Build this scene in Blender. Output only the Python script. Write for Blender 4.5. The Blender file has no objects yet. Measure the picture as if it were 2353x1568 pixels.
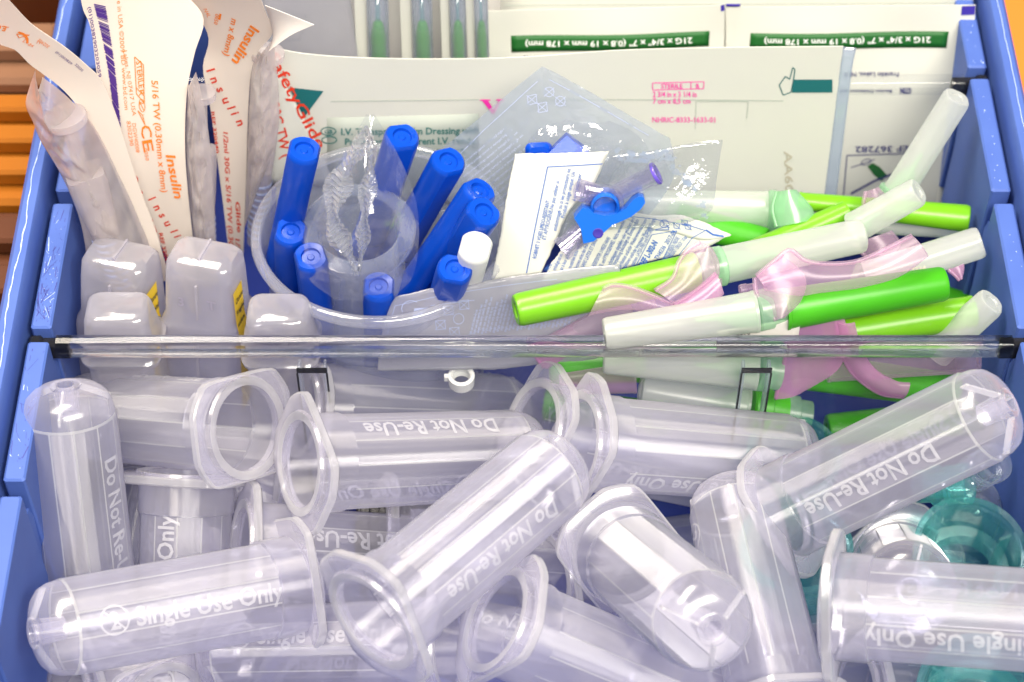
import bpy, math, random
from mathutils import Vector, Matrix, noise
R = math.radians
rnd = random.Random(7)
scene = bpy.context.scene
scene.unit_settings.system = 'METRIC'
scene.unit_settings.scale_length = 0.01          # 1 unit = 1 cm
# ------------------------------------------------------------------ camera
F, CX, CY = 4800.0, 1176.5, 784.0                # photograph measured on a 2353 x 1568 grid
PITCH, DIST = R(52), 42.0
TGT = Vector((0, 0, 6))
FWD = Vector((0, math.cos(PITCH), -math.sin(PITCH)))
UPV = Vector((0, math.sin(PITCH), math.cos(PITCH)))
RGT = Vector((1, 0, 0))
CAM = TGT - FWD * DIST
cd = bpy.data.cameras.new('camera')
cd.sensor_width = 36; cd.lens = 36 * F / 2353
cd.clip_start = 1; cd.clip_end = 2000
cd.dof.use_dof = True; cd.dof.focus_distance = 41.5; cd.dof.aperture_fstop = 0.20
cam = bpy.data.objects.new('camera', cd)
scene.collection.objects.link(cam)
cam.location = CAM; cam.rotation_euler = (math.pi / 2 - PITCH, 0, 0)
scene.camera = cam
# ------------------------------------------------------------------ light
w = bpy.data.worlds.new('World'); scene.world = w; w.use_nodes = True
bg = w.node_tree.nodes['Background']
bg.inputs[0].default_value = (0.62, 0.72, 1.0, 1); bg.inputs[1].default_value = 0.21
def lamp(name, loc, tgt, sx, sy, power, col):
    l = bpy.data.lights.new(name, 'AREA'); l.shape = 'RECTANGLE'; l.size = sx; l.size_y = sy
    l.energy = power; l.color = col
    o = bpy.data.objects.new(name, l); scene.collection.objects.link(o)
    o.location = loc
    o.rotation_euler = (Vector(tgt) - Vector(loc)).to_track_quat('-Z', 'Y').to_euler()
lamp('ceiling_lamp', (-24, 12, 78), (0, 0, 5), 60, 22, 96000, (1.0, 0.90, 0.76))
lamp('ceiling_lamp', (20, -40, 68), (0, 0, 5), 60, 20, 96000, (1.0, 0.93, 0.82))
vs = scene.view_settings
vs.view_transform = 'Standard'; vs.look = 'None'; vs.gamma = 1; vs.exposure = 0.15; vs.use_curve_mapping = False
cy = scene.cycles
cy.use_denoising = True; cy.use_adaptive_sampling = True; cy.adaptive_threshold = 0.03; cy.use_light_tree = False
cy.max_bounces = 6; cy.diffuse_bounces = 3; cy.glossy_bounces = 3; cy.transmission_bounces = 5
cy.transparent_max_bounces = 20; cy.caustics_reflective = False; cy.caustics_refractive = False
cy.sample_clamp_indirect = 4.0

# ------------------------------------------------------------------ pixel -> place
def ray(px, py): return FWD + RGT * ((px - CX) / F) + UPV * ((CY - py) / F)
def at_z(px, py, z): r = ray(px, py); return CAM + r * ((z - CAM.z) / r.z)
def at_y(px, py, y): r = ray(px, py); return CAM + r * ((y - CAM.y) / r.y)
def on_len(p0, px, py, L, near):
    """point on the ray of a pixel at distance L from p0 (near: the one closer to the camera)"""
    r = ray(px, py); r.normalize(); m = CAM - p0
    b = m.dot(r); c = m.dot(m) - L * L; q = b * b - c
    if q < 0: return p0 + ((CAM + r * (-b)) - p0).normalized() * L
    t = -b - math.sqrt(q) if near else -b + math.sqrt(q)
    return CAM + r * t
def frame(p0, p1, roll=0):
    z = (p1 - p0).normalized(); v = CAM - p0
    y = (v - z * v.dot(z)).normalized()
    x = y.cross(z)
    m = Matrix((x, y, z)).transposed().to_4x4()
    return Matrix.Translation(p0) @ m @ Matrix.Rotation(R(roll), 4, 'Z')

# ------------------------------------------------------------------ materials
MATS = {}
def nt(name):
    m = bpy.data.materials.new(name); m.use_nodes = True; t = m.node_tree; t.nodes.clear()
    return m, t, t.nodes.new('ShaderNodeOutputMaterial')
def lk(t, a, b): t.links.new(a, b)
def math_(t, op, a, b=None, clamp=False):
    n = t.nodes.new('ShaderNodeMath'); n.operation = op; n.use_clamp = clamp
    for i, v in enumerate((a, b)):
        if v is None: continue
        if isinstance(v, (int, float)): n.inputs[i].default_value = v
        else: lk(t, v, n.inputs[i])
    return n.outputs[0]
def noise_(t, scale, detail=3, coord='Object'):
    tc = t.nodes.new('ShaderNodeTexCoord'); n = t.nodes.new('ShaderNodeTexNoise')
    n.inputs['Scale'].default_value = scale; n.inputs['Detail'].default_value = detail
    lk(t, tc.outputs[coord], n.inputs['Vector']); return n.outputs[0]
def bump_(t, h, strength, dist=0.02):
    b = t.nodes.new('ShaderNodeBump'); b.inputs['Strength'].default_value = strength
    b.inputs['Distance'].default_value = dist; lk(t, h, b.inputs['Height']); return b.outputs[0]
def c4(c): return (c[0], c[1], c[2], 1)
def thin(name, col, milk, rough=0.15, edge=0.35, tint=(1, 1, 1), f0=0.045, transl=0.5, var=0.25, vs_=1.2, bump=0.0, bs=8, power=2.5, aniso=0.0):
    """see-through plastic: clear share, milky share that grows with the path through the wall, gloss"""
    m, t, out = nt(name)
    lw = t.nodes.new('ShaderNodeLayerWeight'); lw.inputs[0].default_value = 0.5
    fac = lw.outputs['Facing']
    mk_ = math_(t, 'ADD', math_(t, 'MULTIPLY', math_(t, 'POWER', fac, power), edge), milk)
    if var:
        nv = noise_(t, vs_, 1)
        mk_ = math_(t, 'MULTIPLY', mk_, math_(t, 'ADD', math_(t, 'MULTIPLY', nv, 2 * var), 1 - var), True)
    tr = t.nodes.new('ShaderNodeBsdfTransparent'); tr.inputs[0].default_value = c4(tint)
    d = t.nodes.new('ShaderNodeBsdfDiffuse'); d.inputs[0].default_value = c4(col)
    l = t.nodes.new('ShaderNodeBsdfTranslucent'); l.inputs[0].default_value = c4(col)
    dl = t.nodes.new('ShaderNodeMixShader'); dl.inputs[0].default_value = transl
    lk(t, d.outputs[0], dl.inputs[1]); lk(t, l.outputs[0], dl.inputs[2])
    m1 = t.nodes.new('ShaderNodeMixShader'); lk(t, mk_, m1.inputs[0])
    lk(t, tr.outputs[0], m1.inputs[1]); lk(t, dl.outputs[0], m1.inputs[2])
    g = t.nodes.new('ShaderNodeBsdfGlossy'); g.inputs['Roughness'].default_value = rough
    if aniso:      # lengthwise drawing marks of the moulded barrel stretch the highlights along its axis
        tg = t.nodes.new('ShaderNodeTangent'); tg.direction_type = 'RADIAL'; tg.axis = 'Z'
        lk(t, tg.outputs[0], g.inputs['Tangent']); g.inputs['Anisotropy'].default_value = aniso
    fr = math_(t, 'ADD', math_(t, 'MULTIPLY', math_(t, 'POWER', fac, 5), 0.7), f0)
    m2 = t.nodes.new('ShaderNodeMixShader'); lk(t, fr, m2.inputs[0])
    lk(t, m1.outputs[0], m2.inputs[1]); lk(t, g.outputs[0], m2.inputs[2])
    if bump:
        b = bump_(t, noise_(t, bs, 3), bump, 0.05)
        for n in (g, d): lk(t, b, n.inputs['Normal'])
    lk(t, m2.outputs[0], out.inputs[0]); MATS[name] = m; return m
def solid(name, col, rough=0.4, transl=0.0, spec=0.5, col2=None, ns=3, bump=0.0, bs=20, bd=0.02):
    m, t, out = nt(name)
    p = t.nodes.new('ShaderNodeBsdfPrincipled')
    p.inputs['Base Color'].default_value = c4(col); p.inputs['Roughness'].default_value = rough
    p.inputs['Specular IOR Level'].default_value = spec
    if col2:
        mx = t.nodes.new('ShaderNodeMix'); mx.data_type = 'RGBA'
        mx.inputs[6].default_value = c4(col); mx.inputs[7].default_value = c4(col2)
        lk(t, noise_(t, ns, 5), mx.inputs[0]); lk(t, mx.outputs[2], p.inputs['Base Color'])
    if bump: lk(t, bump_(t, noise_(t, bs, 4), bump, bd), p.inputs['Normal'])
    sh = p.outputs[0]
    if transl:
        l = t.nodes.new('ShaderNodeBsdfTranslucent'); l.inputs[0].default_value = c4(col)
        mx = t.nodes.new('ShaderNodeMixShader'); mx.inputs[0].default_value = transl
        lk(t, sh, mx.inputs[1]); lk(t, l.outputs[0], mx.inputs[2]); sh = mx.outputs[0]
    lk(t, sh, out.inputs[0]); MATS[name] = m; return m
thin('holder', (0.93, 0.91, 1.0), 0.19, 0.34, 0.5, (0.91, 0.91, 1.0), 0.14, 0.36, 0, aniso=0.92)
thin('holder_rib', (1.0, 1.0, 1.0), 0.45, 0.2, 0.2, (1, 1, 1), 0.05, 0.5, 0)
thin('holder_flange', (0.93, 0.90, 1.0), 0.18, 0.20, 0.5, (0.95, 0.95, 1.0), 0.10, 0.36, 0)
thin('lip', (1.0, 0.99, 1.0), 0.36, 0.15, 0.4, (1, 1, 1), 0.12, 0.5, 0)
thin('film_seal', (0.95, 0.97, 1.0), 0.22, 0.12, 0.55, (0.97, 0.98, 1), 0.22, 0.5, 0)
thin('holder_print', (0.97, 0.97, 1.0), 0.38, 0.3, 0.2, (1, 1, 1), 0.04, 0.4, 0)
thin('acrylic', (0.6, 0.62, 0.66), 0.006, 0.03, 0.05, (0.985, 0.988, 0.99), 0.025, 0.5, 0.5, 4)
thin('smoke', (0.03, 0.03, 0.035), 0.6, 0.06, 0.3, (0.35, 0.36, 0.4), 0.06, 0.3, 0)
thin('cup_rim', (0.92, 0.93, 1.0), 0.17, 0.15, 0.45, (0.96, 0.97, 1), 0.09, 0.5, 0)
thin('cup', (0.80, 0.83, 0.97), 0.16, 0.15, 0.45, (0.96, 0.97, 1), 0.05, 0.5, 0.2, 1.5)
thin('film', (0.90, 0.93, 0.98), 0.05, 0.10, 0.55, (0.97, 0.98, 1), 0.14, 0.5, 0.4, 2, 0.5, 5, 3)
thin('blister', (0.90, 0.84, 0.80), 0.42, 0.2, 0.5, (0.97, 0.95, 0.96), 0.05, 0.6, 0.35, 1.5, 0.5, 3)
thin('syringe', (0.92, 0.86, 0.85), 0.35, 0.2, 0.4, (0.95, 0.93, 0.95), 0.05, 0.5, 0.2, 2)
thin('bag', (0.72, 0.79, 0.92), 0.34, 0.09, 0.4, (0.86, 0.92, 1), 0.09, 0.6, 0.3, 0.8, 0.4, 2)
thin('torn_paper', (0.78, 0.77, 0.82), 0.46, 0.2, 0.3, (0.9, 0.92, 0.95), 0.05, 0.6, 0.15, 1.0, 0.3, 3)
thin('pink', (0.88, 0.56, 0.80), 0.32, 0.30, 0.45, (1.0, 0.90, 0.97), 0.035, 0.5, 0.15, 1.5)
thin('pink_bright', (0.88, 0.48, 0.78), 0.45, 0.25, 0.35, (1.0, 0.88, 0.97), 0.04, 0.5, 0)
thin('pink_clear', (0.88, 0.64, 0.82), 0.21, 0.32, 0.45, (1.0, 0.93, 0.98), 0.03, 0.5, 0.15, 1.5)
thin('vial', (0.86, 0.84, 0.90), 0.34, 0.14, 0.5, (0.88, 0.87, 0.93), 0.12, 0.5, 0.2, 1.2, 0.25, 3)
thin('teal', (0.20, 0.80, 0.74), 0.14, 0.07, 0.5, (0.78, 0.99, 0.98), 0.13, 0.5, 0.2, 1.5)
thin('clear', (0.80, 0.85, 0.98), 0.10, 0.08, 0.5, (0.95, 0.97, 1), 0.07, 0.5, 0.2, 2)
thin('purple_clear', (0.70, 0.66, 0.97), 0.06, 0.06, 0.4, (0.96, 0.95, 1), 0.12, 0.5, 0.2, 2)
thin('amber', (0.95, 0.42, 0.04), 0.55, 0.3, 0.3, (1, 0.7, 0.25), 0.04, 0.5, 0.2, 0.5)
thin('cap_white', (0.86, 0.88, 0.85), 0.50, 0.28, 0.35, (0.96, 1.0, 0.95), 0.045, 0.45, 0.1, 1.0)
thin('hub_green', (0.55, 0.85, 0.60), 0.42, 0.25, 0.4, (0.80, 1.0, 0.82), 0.045, 0.5, 0.1, 1.0)
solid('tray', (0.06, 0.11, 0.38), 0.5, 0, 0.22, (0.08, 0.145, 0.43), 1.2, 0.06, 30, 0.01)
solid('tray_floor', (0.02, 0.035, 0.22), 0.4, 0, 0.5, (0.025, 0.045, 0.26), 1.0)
solid('scuff', (0.42, 0.52, 0.82), 0.6)
solid('ink_dark', (0.03, 0.03, 0.22), 0.6)
solid('blue', (0.002, 0.06, 0.50), 0.28, 0.15, 0.5, (0.002, 0.072, 0.55), 2, 0.08, 14)
solid('blue_light', (0.008, 0.13, 0.62), 0.3, 0.1)
solid('white_cap', (0.80, 0.81, 0.80), 0.35, 0.15)
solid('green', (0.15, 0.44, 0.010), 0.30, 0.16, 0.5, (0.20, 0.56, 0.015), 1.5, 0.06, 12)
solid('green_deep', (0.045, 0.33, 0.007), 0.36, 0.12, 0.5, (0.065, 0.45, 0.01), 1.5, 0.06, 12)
solid('paper', (0.78, 0.75, 0.71), 0.75, 0.18, 0.2, (0.80, 0.78, 0.74), 2.5, 0.25, 26, 0.01)
solid('paper_warm', (0.84, 0.75, 0.66), 0.75, 0.25, 0.2, (0.87, 0.80, 0.72), 0.7, 0.25, 26, 0.01)
solid('paper_cool', (0.66, 0.67, 0.62), 0.6, 0.15, 0.3, (0.69, 0.70, 0.63), 1.5, 0.2, 20, 0.01)
solid('panel_grey', (0.44, 0.49, 0.45), 0.6, 0.15, 0.3, (0.50, 0.54, 0.47), 0.6)
solid('ink_orange', (0.83, 0.21, 0.015), 0.6); solid('ink_red', (0.62, 0.035, 0.008), 0.6)
solid('ink_purple', (0.06, 0.02, 0.20), 0.6); solid('ink_blue', (0.03, 0.12, 0.42), 0.6)
solid('ink_navy', (0.03, 0.03, 0.16), 0.6); solid('ink_teal', (0.005, 0.12, 0.13), 0.6)
solid('ink_teal_text', (0.02, 0.15, 0.14), 0.6); solid('ink_magenta', (0.80, 0.03, 0.36), 0.6)
solid('ink_green', (0.005, 0.10, 0.012), 0.55); solid('ink_white', (0.88, 0.90, 0.88), 0.6)
solid('ink_royal', (0.03, 0.015, 0.28), 0.6); solid('ink_faint', (0.35, 0.40, 0.60), 0.6)
solid('ink_black', (0.02, 0.02, 0.02), 0.6); solid('ink_tan', (0.45, 0.42, 0.33), 0.6)
solid('yellow', (0.78, 0.55, 0.03), 0.5, 0, 0.4, (0.7, 0.45, 0.02), 3)
solid('emboss', (0.30, 0.28, 0.36), 0.3)
solid('black', (0.012, 0.012, 0.016), 0.35)
solid('table', (0.85, 0.20, 0.025), 0.6, 0, 0.3, (0.90, 0.23, 0.03), 0.2)
solid('bin_orange', (0.40, 0.11, 0.008), 0.5, 0.1, 0.2, (0.50, 0.18, 0.015), 0.3)
solid('bin_yellow', (0.90, 0.45, 0.02), 0.35, 0.2, 0.5, (0.92, 0.55, 0.05), 0.3)
solid('bin_brown', (0.09, 0.028, 0.012), 0.35, 0, 0.3, (0.15, 0.05, 0.02), 0.3)
solid('bin_red', (0.58, 0.06, 0.015), 0.4, 0.1, 0.3, (0.64, 0.09, 0.02), 0.3)
solid('bin_pale', (0.22, 0.10, 0.055), 0.4, 0, 0.2, (0.30, 0.16, 0.09), 0.3)

# ------------------------------------------------------------------ object helpers
COL = scene.collection
def thing(name, label, cat, mat=None, group=None):
    o = bpy.data.objects.new(name, None); COL.objects.link(o); o.empty_display_size = 0.3
    o['label'] = label; o['category'] = cat
    if group: o['group'] = group
    if mat is not None: o.matrix_world = mat
    return o
def mk(name, vf, mat, parent=None, smooth=True, world=False):
    """link verts/faces as one mesh object; world: coordinates are world ones although it has a parent"""
    if name in ('printed_text', 'fold_line', 'fold') and isinstance(vf, Joined):
        return [mk('lettering' if name == 'printed_text' else name, p, mat, parent, smooth, world) for p in vf.parts if p[0]]
    v, f = vf[0], vf[1]
    if parent is not None and world:
        inv = parent.matrix_basis.inverted(); v = [inv @ Vector(p) for p in v]
    me = bpy.data.meshes.new(name); me.from_pydata([tuple(p) for p in v], [], f)
    mats = mat if isinstance(mat, (list, tuple)) else [mat]
    for m in mats: me.materials.append(MATS[m])
    if len(vf) > 2: me.polygons.foreach_set('material_index', vf[2])
    if smooth: me.polygons.foreach_set('use_smooth', [True] * len(f))
    me.update()
    if smooth and smooth is not True: me.set_sharp_from_angle(angle=R(smooth))
    o = bpy.data.objects.new(name, me); COL.objects.link(o)
    if parent is not None: o.parent = parent
    return o
def share(o, parent, name=None):
    c = o.copy(); c.name = name or o.name.split('.')[0]; COL.objects.link(c); c.parent = parent; return c
class Joined(tuple): pass
def join(*parts):
    v, f = [], []
    for p in parts:
        b = len(v); v += [Vector(q) for q in p[0]]; f += [tuple(i + b for i in q) for q in p[1]]
    j = Joined((v, f)); j.parts = parts; return j
def xf(vf, m): return [m @ Vector(p) for p in vf[0]], vf[1]
def lathe(prof, n=40, close=False, shape=None):
    """profile of (r, z); a point with r == 0 becomes a pole"""
    v, f, rows = [], [], []
    for (r, z) in prof:
        if r < 1e-6: rows.append([len(v)]); v.append((0, 0, z))
        else:
            b = len(v); rows.append(list(range(b, b + n)))
            for i in range(n):
                a = 2 * math.pi * i / n; k = shape(a, r, z) if shape else r
                if isinstance(k, tuple): v.append((k[0], k[1], z))
                else: v.append((k * math.cos(a), k * math.sin(a), z))
    pairs = list(zip(rows, rows[1:])) + ([(rows[-1], rows[0])] if close else [])
    for a, b in pairs:
        for i in range(n):
            j = (i + 1) % n
            if len(a) == 1 and len(b) == 1: continue
            if len(a) == 1: f.append((a[0], b[j], b[i]))
            elif len(b) == 1: f.append((a[i], a[j], b[0]))
            else: f.append((a[i], a[j], b[j], b[i]))
    return v, f
def box(x0, x1, y0, y1, z0, z1, b=0.0):
    """box with chamfered edges"""
    if b <= 0:
        v = [(x, y, z) for x in (x0, x1) for y in (y0, y1) for z in (z0, z1)]
        f = [(0, 1, 3, 2), (4, 6, 7, 5), (0, 4, 5, 1), (2, 3, 7, 6), (0, 2, 6, 4), (1, 5, 7, 3)]
        return v, f
    def ring(i, z): return [(x0 + i + b, y0 + i, z), (x1 - i - b, y0 + i, z), (x1 - i, y0 + i + b, z), (x1 - i, y1 - i - b, z),
                            (x1 - i - b, y1 - i, z), (x0 + i + b, y1 - i, z), (x0 + i, y1 - i - b, z), (x0 + i, y0 + i + b, z)]
    v = ring(b, z0) + ring(0, z0 + b) + ring(0, z1 - b) + ring(b, z1)
    f = [tuple(range(7, -1, -1)), tuple(range(24, 32))]
    for k in range(3):
        for i in range(8):
            j = (i + 1) % 8; f.append((k * 8 + i, k * 8 + j, k * 8 + 8 + j, k * 8 + 8 + i))
    return v, f
def rrect(wd, dp, r, n=5):
    out = []
    r = min(r, wd / 2 - 0.001, dp / 2 - 0.001)
    for cx, cy_, a0 in ((wd / 2 - r, dp / 2 - r, 0), (-wd / 2 + r, dp / 2 - r, 90), (-wd / 2 + r, -dp / 2 + r, 180), (wd / 2 - r, -dp / 2 + r, 270)):
        for i in range(n + 1):
            a = R(a0 + 90 * i / n); out.append((cx + r * math.cos(a), cy_ + r * math.sin(a)))
    return out
def loft(secs, cap0=True, cap1=True, n=5):
    """sections (width, depth, corner radius, z[, dx, dy])"""
    v, f = [], []
    m = 4 * (n + 1)
    for s in secs:
        dx, dy = (s[4], s[5]) if len(s) > 4 else (0, 0)
        v += [(x + dx, y + dy, s[3]) for x, y in rrect(s[0], s[1], s[2], n)]
    for k in range(len(secs) - 1):
        for i in range(m):
            j = (i + 1) % m; f.append((k * m + i, k * m + j, (k + 1) * m + j, (k + 1) * m + i))
    if cap0: f.append(tuple(range(m - 1, -1, -1)))
    if cap1: f.append(tuple(range((len(secs) - 1) * m, len(secs) * m)))
    return v, f
def sweep(path, r, n=10, caps=True):
    """tube along world points; r number or list"""
    v, f = [], []
    k = len(path); rr = r if isinstance(r, (list, tuple)) else [r] * k
    t0 = None
    for i, p in enumerate(path):
        p = Vector(p)
        t = (Vector(path[min(i + 1, k - 1)]) - Vector(path[max(i - 1, 0)])).normalized()
        if t0 is None:
            a = t.orthogonal().normalized()
        else: a = (a - t * a.dot(t)).normalized()
        t0 = t; b = t.cross(a)
        v += [p + (a * math.cos(2 * math.pi * j / n) + b * math.sin(2 * math.pi * j / n)) * rr[i] for j in range(n)]
    for i in range(k - 1):
        for j in range(n):
            q = (j + 1) % n; f.append((i * n + j, i * n + q, (i + 1) * n + q, (i + 1) * n + j))
    if caps: f.append(tuple(range(n - 1, -1, -1))); f.append(tuple(range((k - 1) * n, k * n)))
    return v, f
def prism(poly, z0, z1):
    n = len(poly)
    v = [(x, y, z0) for x, y in poly] + [(x, y, z1) for x, y in poly]
    f = [tuple(range(n - 1, -1, -1)), tuple(range(n, 2 * n))] + [(i, (i + 1) % n, n + (i + 1) % n, n + i) for i in range(n)]
    return v, f
# text
TXT = {}
def text_mesh(s, bold=0.0):
    k = (s, bold)
    if k in TXT: return TXT[k]
    c = bpy.data.curves.new('t', 'FONT'); c.body = s; c.resolution_u = 2; c.offset = bold
    o = bpy.data.objects.new('t', c); COL.objects.link(o)
    dg = bpy.context.evaluated_depsgraph_get(); dg.update()
    me = o.evaluated_get(dg).to_mesh()
    v = [(p.co.x, p.co.y) for p in me.vertices]; f = [tuple(p.vertices) for p in me.polygons]
    o.evaluated_get(dg).to_mesh_clear(); bpy.data.objects.remove(o); bpy.data.curves.remove(c)
    TXT[k] = (v, f); return TXT[k]
def catmull(pts, n):
    """n+1 points along a smooth curve through pts (arc-length parameter)"""
    P = [Vector(p) for p in pts]
    if len(P) == 2: return [P[0].lerp(P[1], i / n) for i in range(n + 1)]
    d = [0]
    for a, b in zip(P, P[1:]): d.append(d[-1] + (b - a).length)
    out = []
    for i in range(n + 1):
        s = d[-1] * i / n; k = 0
        while k < len(P) - 2 and s > d[k + 1]: k += 1
        u = (s - d[k]) / max(1e-9, d[k + 1] - d[k])
        p0 = P[k - 1] if k > 0 else P[k] * 2 - P[k + 1]; p1, p2 = P[k], P[k + 1]
        p3 = P[k + 2] if k + 2 < len(P) else p2 * 2 - p1
        out.append(0.5 * ((2 * p1) + (p2 - p0) * u + (2 * p0 - 5 * p1 + 4 * p2 - p3) * u * u + (3 * p1 - p0 - 3 * p2 + p3) * u ** 3))
    return out
class Sheet:
    """a thin sheet standing in the tray: a leaning plane plus a relief, addressed by grid coordinates of the photograph"""
    def __init__(s, y, z=5.0, lean=12, x=0.0, yaw=0, relief=None):
        a, b = R(lean), R(yaw)
        s.n = Vector((math.sin(b) * math.cos(a), -math.cos(b) * math.cos(a), math.sin(a))); s.p = Vector((x, y, z)); s.relief = relief
    def pt(s, px, py, off=0.0, extra=0.0):
        r = ray(px, py); h = CAM + r * ((s.p - CAM).dot(s.n) / r.dot(s.n))
        return h + s.n * ((s.relief(px, py) if s.relief else 0.0) + off + extra)
    def patch(s, Lp, Rp, nu=14, nv=24, th=0.03, ext=None, rough=0.0):
        """between two edge polylines"""
        A, B = catmull(Lp, nv), catmull(Rp, nv); front, back = [], []
        for i in range(nv + 1):
            for j in range(nu + 1):
                u, v = j / nu, i / nv; q = A[i].lerp(B[i], u)
                if rough and (i in (0, nv) or j in (0, nu)): q = q + Vector((rnd.uniform(-rough, rough), rnd.uniform(-rough, rough)))
                e = ext(u, v) if ext else 0.0
                front.append(s.pt(q.x, q.y, 0, e)); back.append(s.pt(q.x, q.y, -th, e))
        v = front + back; f = []; m = nu + 1; N = len(front)
        for i in range(nv):
            for j in range(nu):
                a = i * m + j; f.append((a, a + m, a + m + 1, a + 1)); f.append((N + a, N + a + 1, N + a + m + 1, N + a + m))
        rim = list(range(m)) + [i * m + nu for i in range(1, nv + 1)] + [nv * m + j for j in range(nu - 1, -1, -1)] + [i * m for i in range(nv - 1, 0, -1)]
        for a, b in zip(rim, rim[1:] + rim[:1]): f.append((a, b, N + b, N + a))
        return v, f
    def text(s, t, px, py, size, ang=0, w=None, bold=0.0, shear=0.0, off=0.02, curve=0.0):
        v, f = text_mesh(t, bold)
        if not v: return [], []
        mx = max(p[0] for p in v); k = (w / mx) if w else size
        a = R(ang); out = []
        for x, y in v:
            X = x * k + y * size * shear; Y = y * size
            aa = a + curve * (X / max(1, mx * k))
            out.append(s.pt(px + X * math.cos(aa) + Y * math.sin(aa), py + X * math.sin(aa) - Y * math.cos(aa), off))
        return out, f
    def poly(s, pts, off=0.016): return [s.pt(x, y, off) for x, y in pts], [tuple(range(len(pts)))]
    def line(s, pts, wd, off=0.016, closed=False):
        v, f = [], []
        if closed: pts = list(pts) + [pts[0]]
        for (x0, y0), (x1, y1) in zip(pts, pts[1:]):
            d = math.hypot(x1 - x0, y1 - y0) or 1; nx, ny = -(y1 - y0) / d * wd / 2, (x1 - x0) / d * wd / 2
            k = max(1, int(d / 25))
            for i in range(k):
                a, b_ = i / k, (i + 1) / k; b = len(v)
                for t, sg in ((a, 1), (b_, 1), (b_, -1), (a, -1)):
                    v.append(s.pt(x0 + (x1 - x0) * t + nx * sg, y0 + (y1 - y0) * t + ny * sg, off))
                f.append((b, b + 1, b + 2, b + 3))
        return v, f
def ell(cx, cy_, rx, ry, n=20, ang=0):
    a = R(ang)
    return [(cx + rx * math.cos(t) * math.cos(a) - ry * math.sin(t) * math.sin(a), cy_ + rx * math.cos(t) * math.sin(a) + ry * math.sin(t) * math.cos(a))
            for t in (2 * math.pi * i / n for i in range(n))]

# ================================================================== setting
o = mk('table', box(-60, 60, -12.5, 90, -3.0, -0.4), 'table'); o['kind'] = 'structure'
# ------------------------------------------------------------------ tray
XL, XR = -9.25, 10.15            # inner edges of the slotted rails
YF, YB = -12.0, 11.5
SLOTS = (-7.4, -3.7, 0.0, 3.7, 7.4)
tray = thing('tray', 'blue plastic tray with slotted side rails holding all the supplies', 'tray')
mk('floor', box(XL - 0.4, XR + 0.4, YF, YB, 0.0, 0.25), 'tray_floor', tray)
def wall_profile(sx, x0):
    """cross-section (x, z) of one side wall, sx: outward direction"""
    return [(x0 + sx * a, z) for a, z in ((0.25, 0.1), (0.05, 5.0), (0.10, 5.25), (0.52, 5.28), (0.56, 6.30), (0.58, 6.66), (0.63, 6.74), (0.88, 6.76), (0.96, 6.68), (0.98, 5.9), (0.90, 5.9), (0.85, 0.0))]
for sx, x0 in ((-1, XL), (1, XR)):
    pr = wall_profile(sx, x0); n = len(pr); ys = [YF + (YB - YF) * i / 24 for i in range(25)]
    v = [(x, y, z) for y in ys for x, z in pr]
    f = [(k * n + i, k * n + (i + 1) % n, (k + 1) * n + (i + 1) % n, (k + 1) * n + i) for k in range(24) for i in range(n)]
    mk('wall', (v, f), 'tray', tray, smooth=35)
    edges = [YF] + [s + d for s in SLOTS for d in (-0.17, 0.17)] + [YB]
    for a, b in zip(edges[::2], edges[1::2]):
        xa, xb = sorted((x0 + sx * 0.0, x0 + sx * 0.42))
        mk('rail', box(xa, xb, a, b, 2.2, 6.22, 0.04), 'tray', tray, smooth=20)
for yy in (YF, YB):
    mk('wall', box(XL - 0.82, XR + 0.82, yy - 0.2, yy + 0.2, 0.0, 6.2 if yy > 0 else 5.0, 0.06), 'tray', tray, smooth=20)
# worn white line along the left rim, scratches on rails
def scratch(pts, wd, z): 
    v, f = [], []
    for i, (x, y) in enumerate(pts):
        v += [(x - wd / 2, y, z), (x + wd / 2, y, z)]
        if i: f.append((2 * i - 2, 2 * i - 1, 2 * i + 1, 2 * i))
    return v, f
xx, pts = XL - 0.76, []
for i in range(160):
    xx += rnd.uniform(-0.02, 0.02) + (XL - 0.76 - xx) * 0.12
    pts.append((xx, YF + i * (YB - YF) / 159))
v, f = scratch(pts, 0.02, 6.764); v = [(x + rnd.uniform(-.008, .008), y, z) for x, y, z in v]
mk('worn_edge', (v, f), 'scuff', tray, False)
pts = [(XR + 0.78 + rnd.uniform(-.012, .012), YF + i * (YB - YF) / 119) for i in range(120)]
mk('worn_edge', scratch(pts, 0.015, 6.764), 'scuff', tray, False)
marks, pale = [], []
for i in range(150):
    x = XL - rnd.uniform(0.06, 0.36); y = rnd.choice((rnd.uniform(0.3, 3.3), rnd.uniform(0.3, 2.2), rnd.uniform(-3.3, -0.3)))
    a = rnd.gauss(1.57, 0.5); l = rnd.choice((0.02, 0.03, 0.05, 0.12, 0.3)) * rnd.uniform(.6, 1.3); wd = rnd.uniform(.006, .016)
    dx, dy = math.cos(a) * l, math.sin(a) * l
    x1 = min(max(x + dx, XL - 0.38), XL - 0.05)
    q = [(x, y, 6.224), (x + wd, y, 6.224), (x1 + wd, y + dy, 6.224), (x1, y + dy, 6.224)]
    (marks if rnd.random() < 0.7 else pale).append((q, [(0, 1, 2, 3)]))
for i in range(45):
    x = XR + rnd.uniform(0.05, 0.34); y = rnd.uniform(-3, 9); l = rnd.uniform(.01, .035)
    if min(abs(y - s_) for s_ in SLOTS) < 0.25: continue
    q = [(x, y, 6.224), (x + l, y + rnd.uniform(-.02, .02), 6.224), (x + l * .8, y + l, 6.224), (x, y + l, 6.224)]
    pale.append((q, [(0, 1, 2, 3)]))
o = mk('ink_scratches', join(*marks), 'ink_dark', tray, False); o['kind'] = 'stuff'
o = mk('pale_specks', join(*pale), 'scuff', tray, False); o['kind'] = 'stuff'
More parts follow.
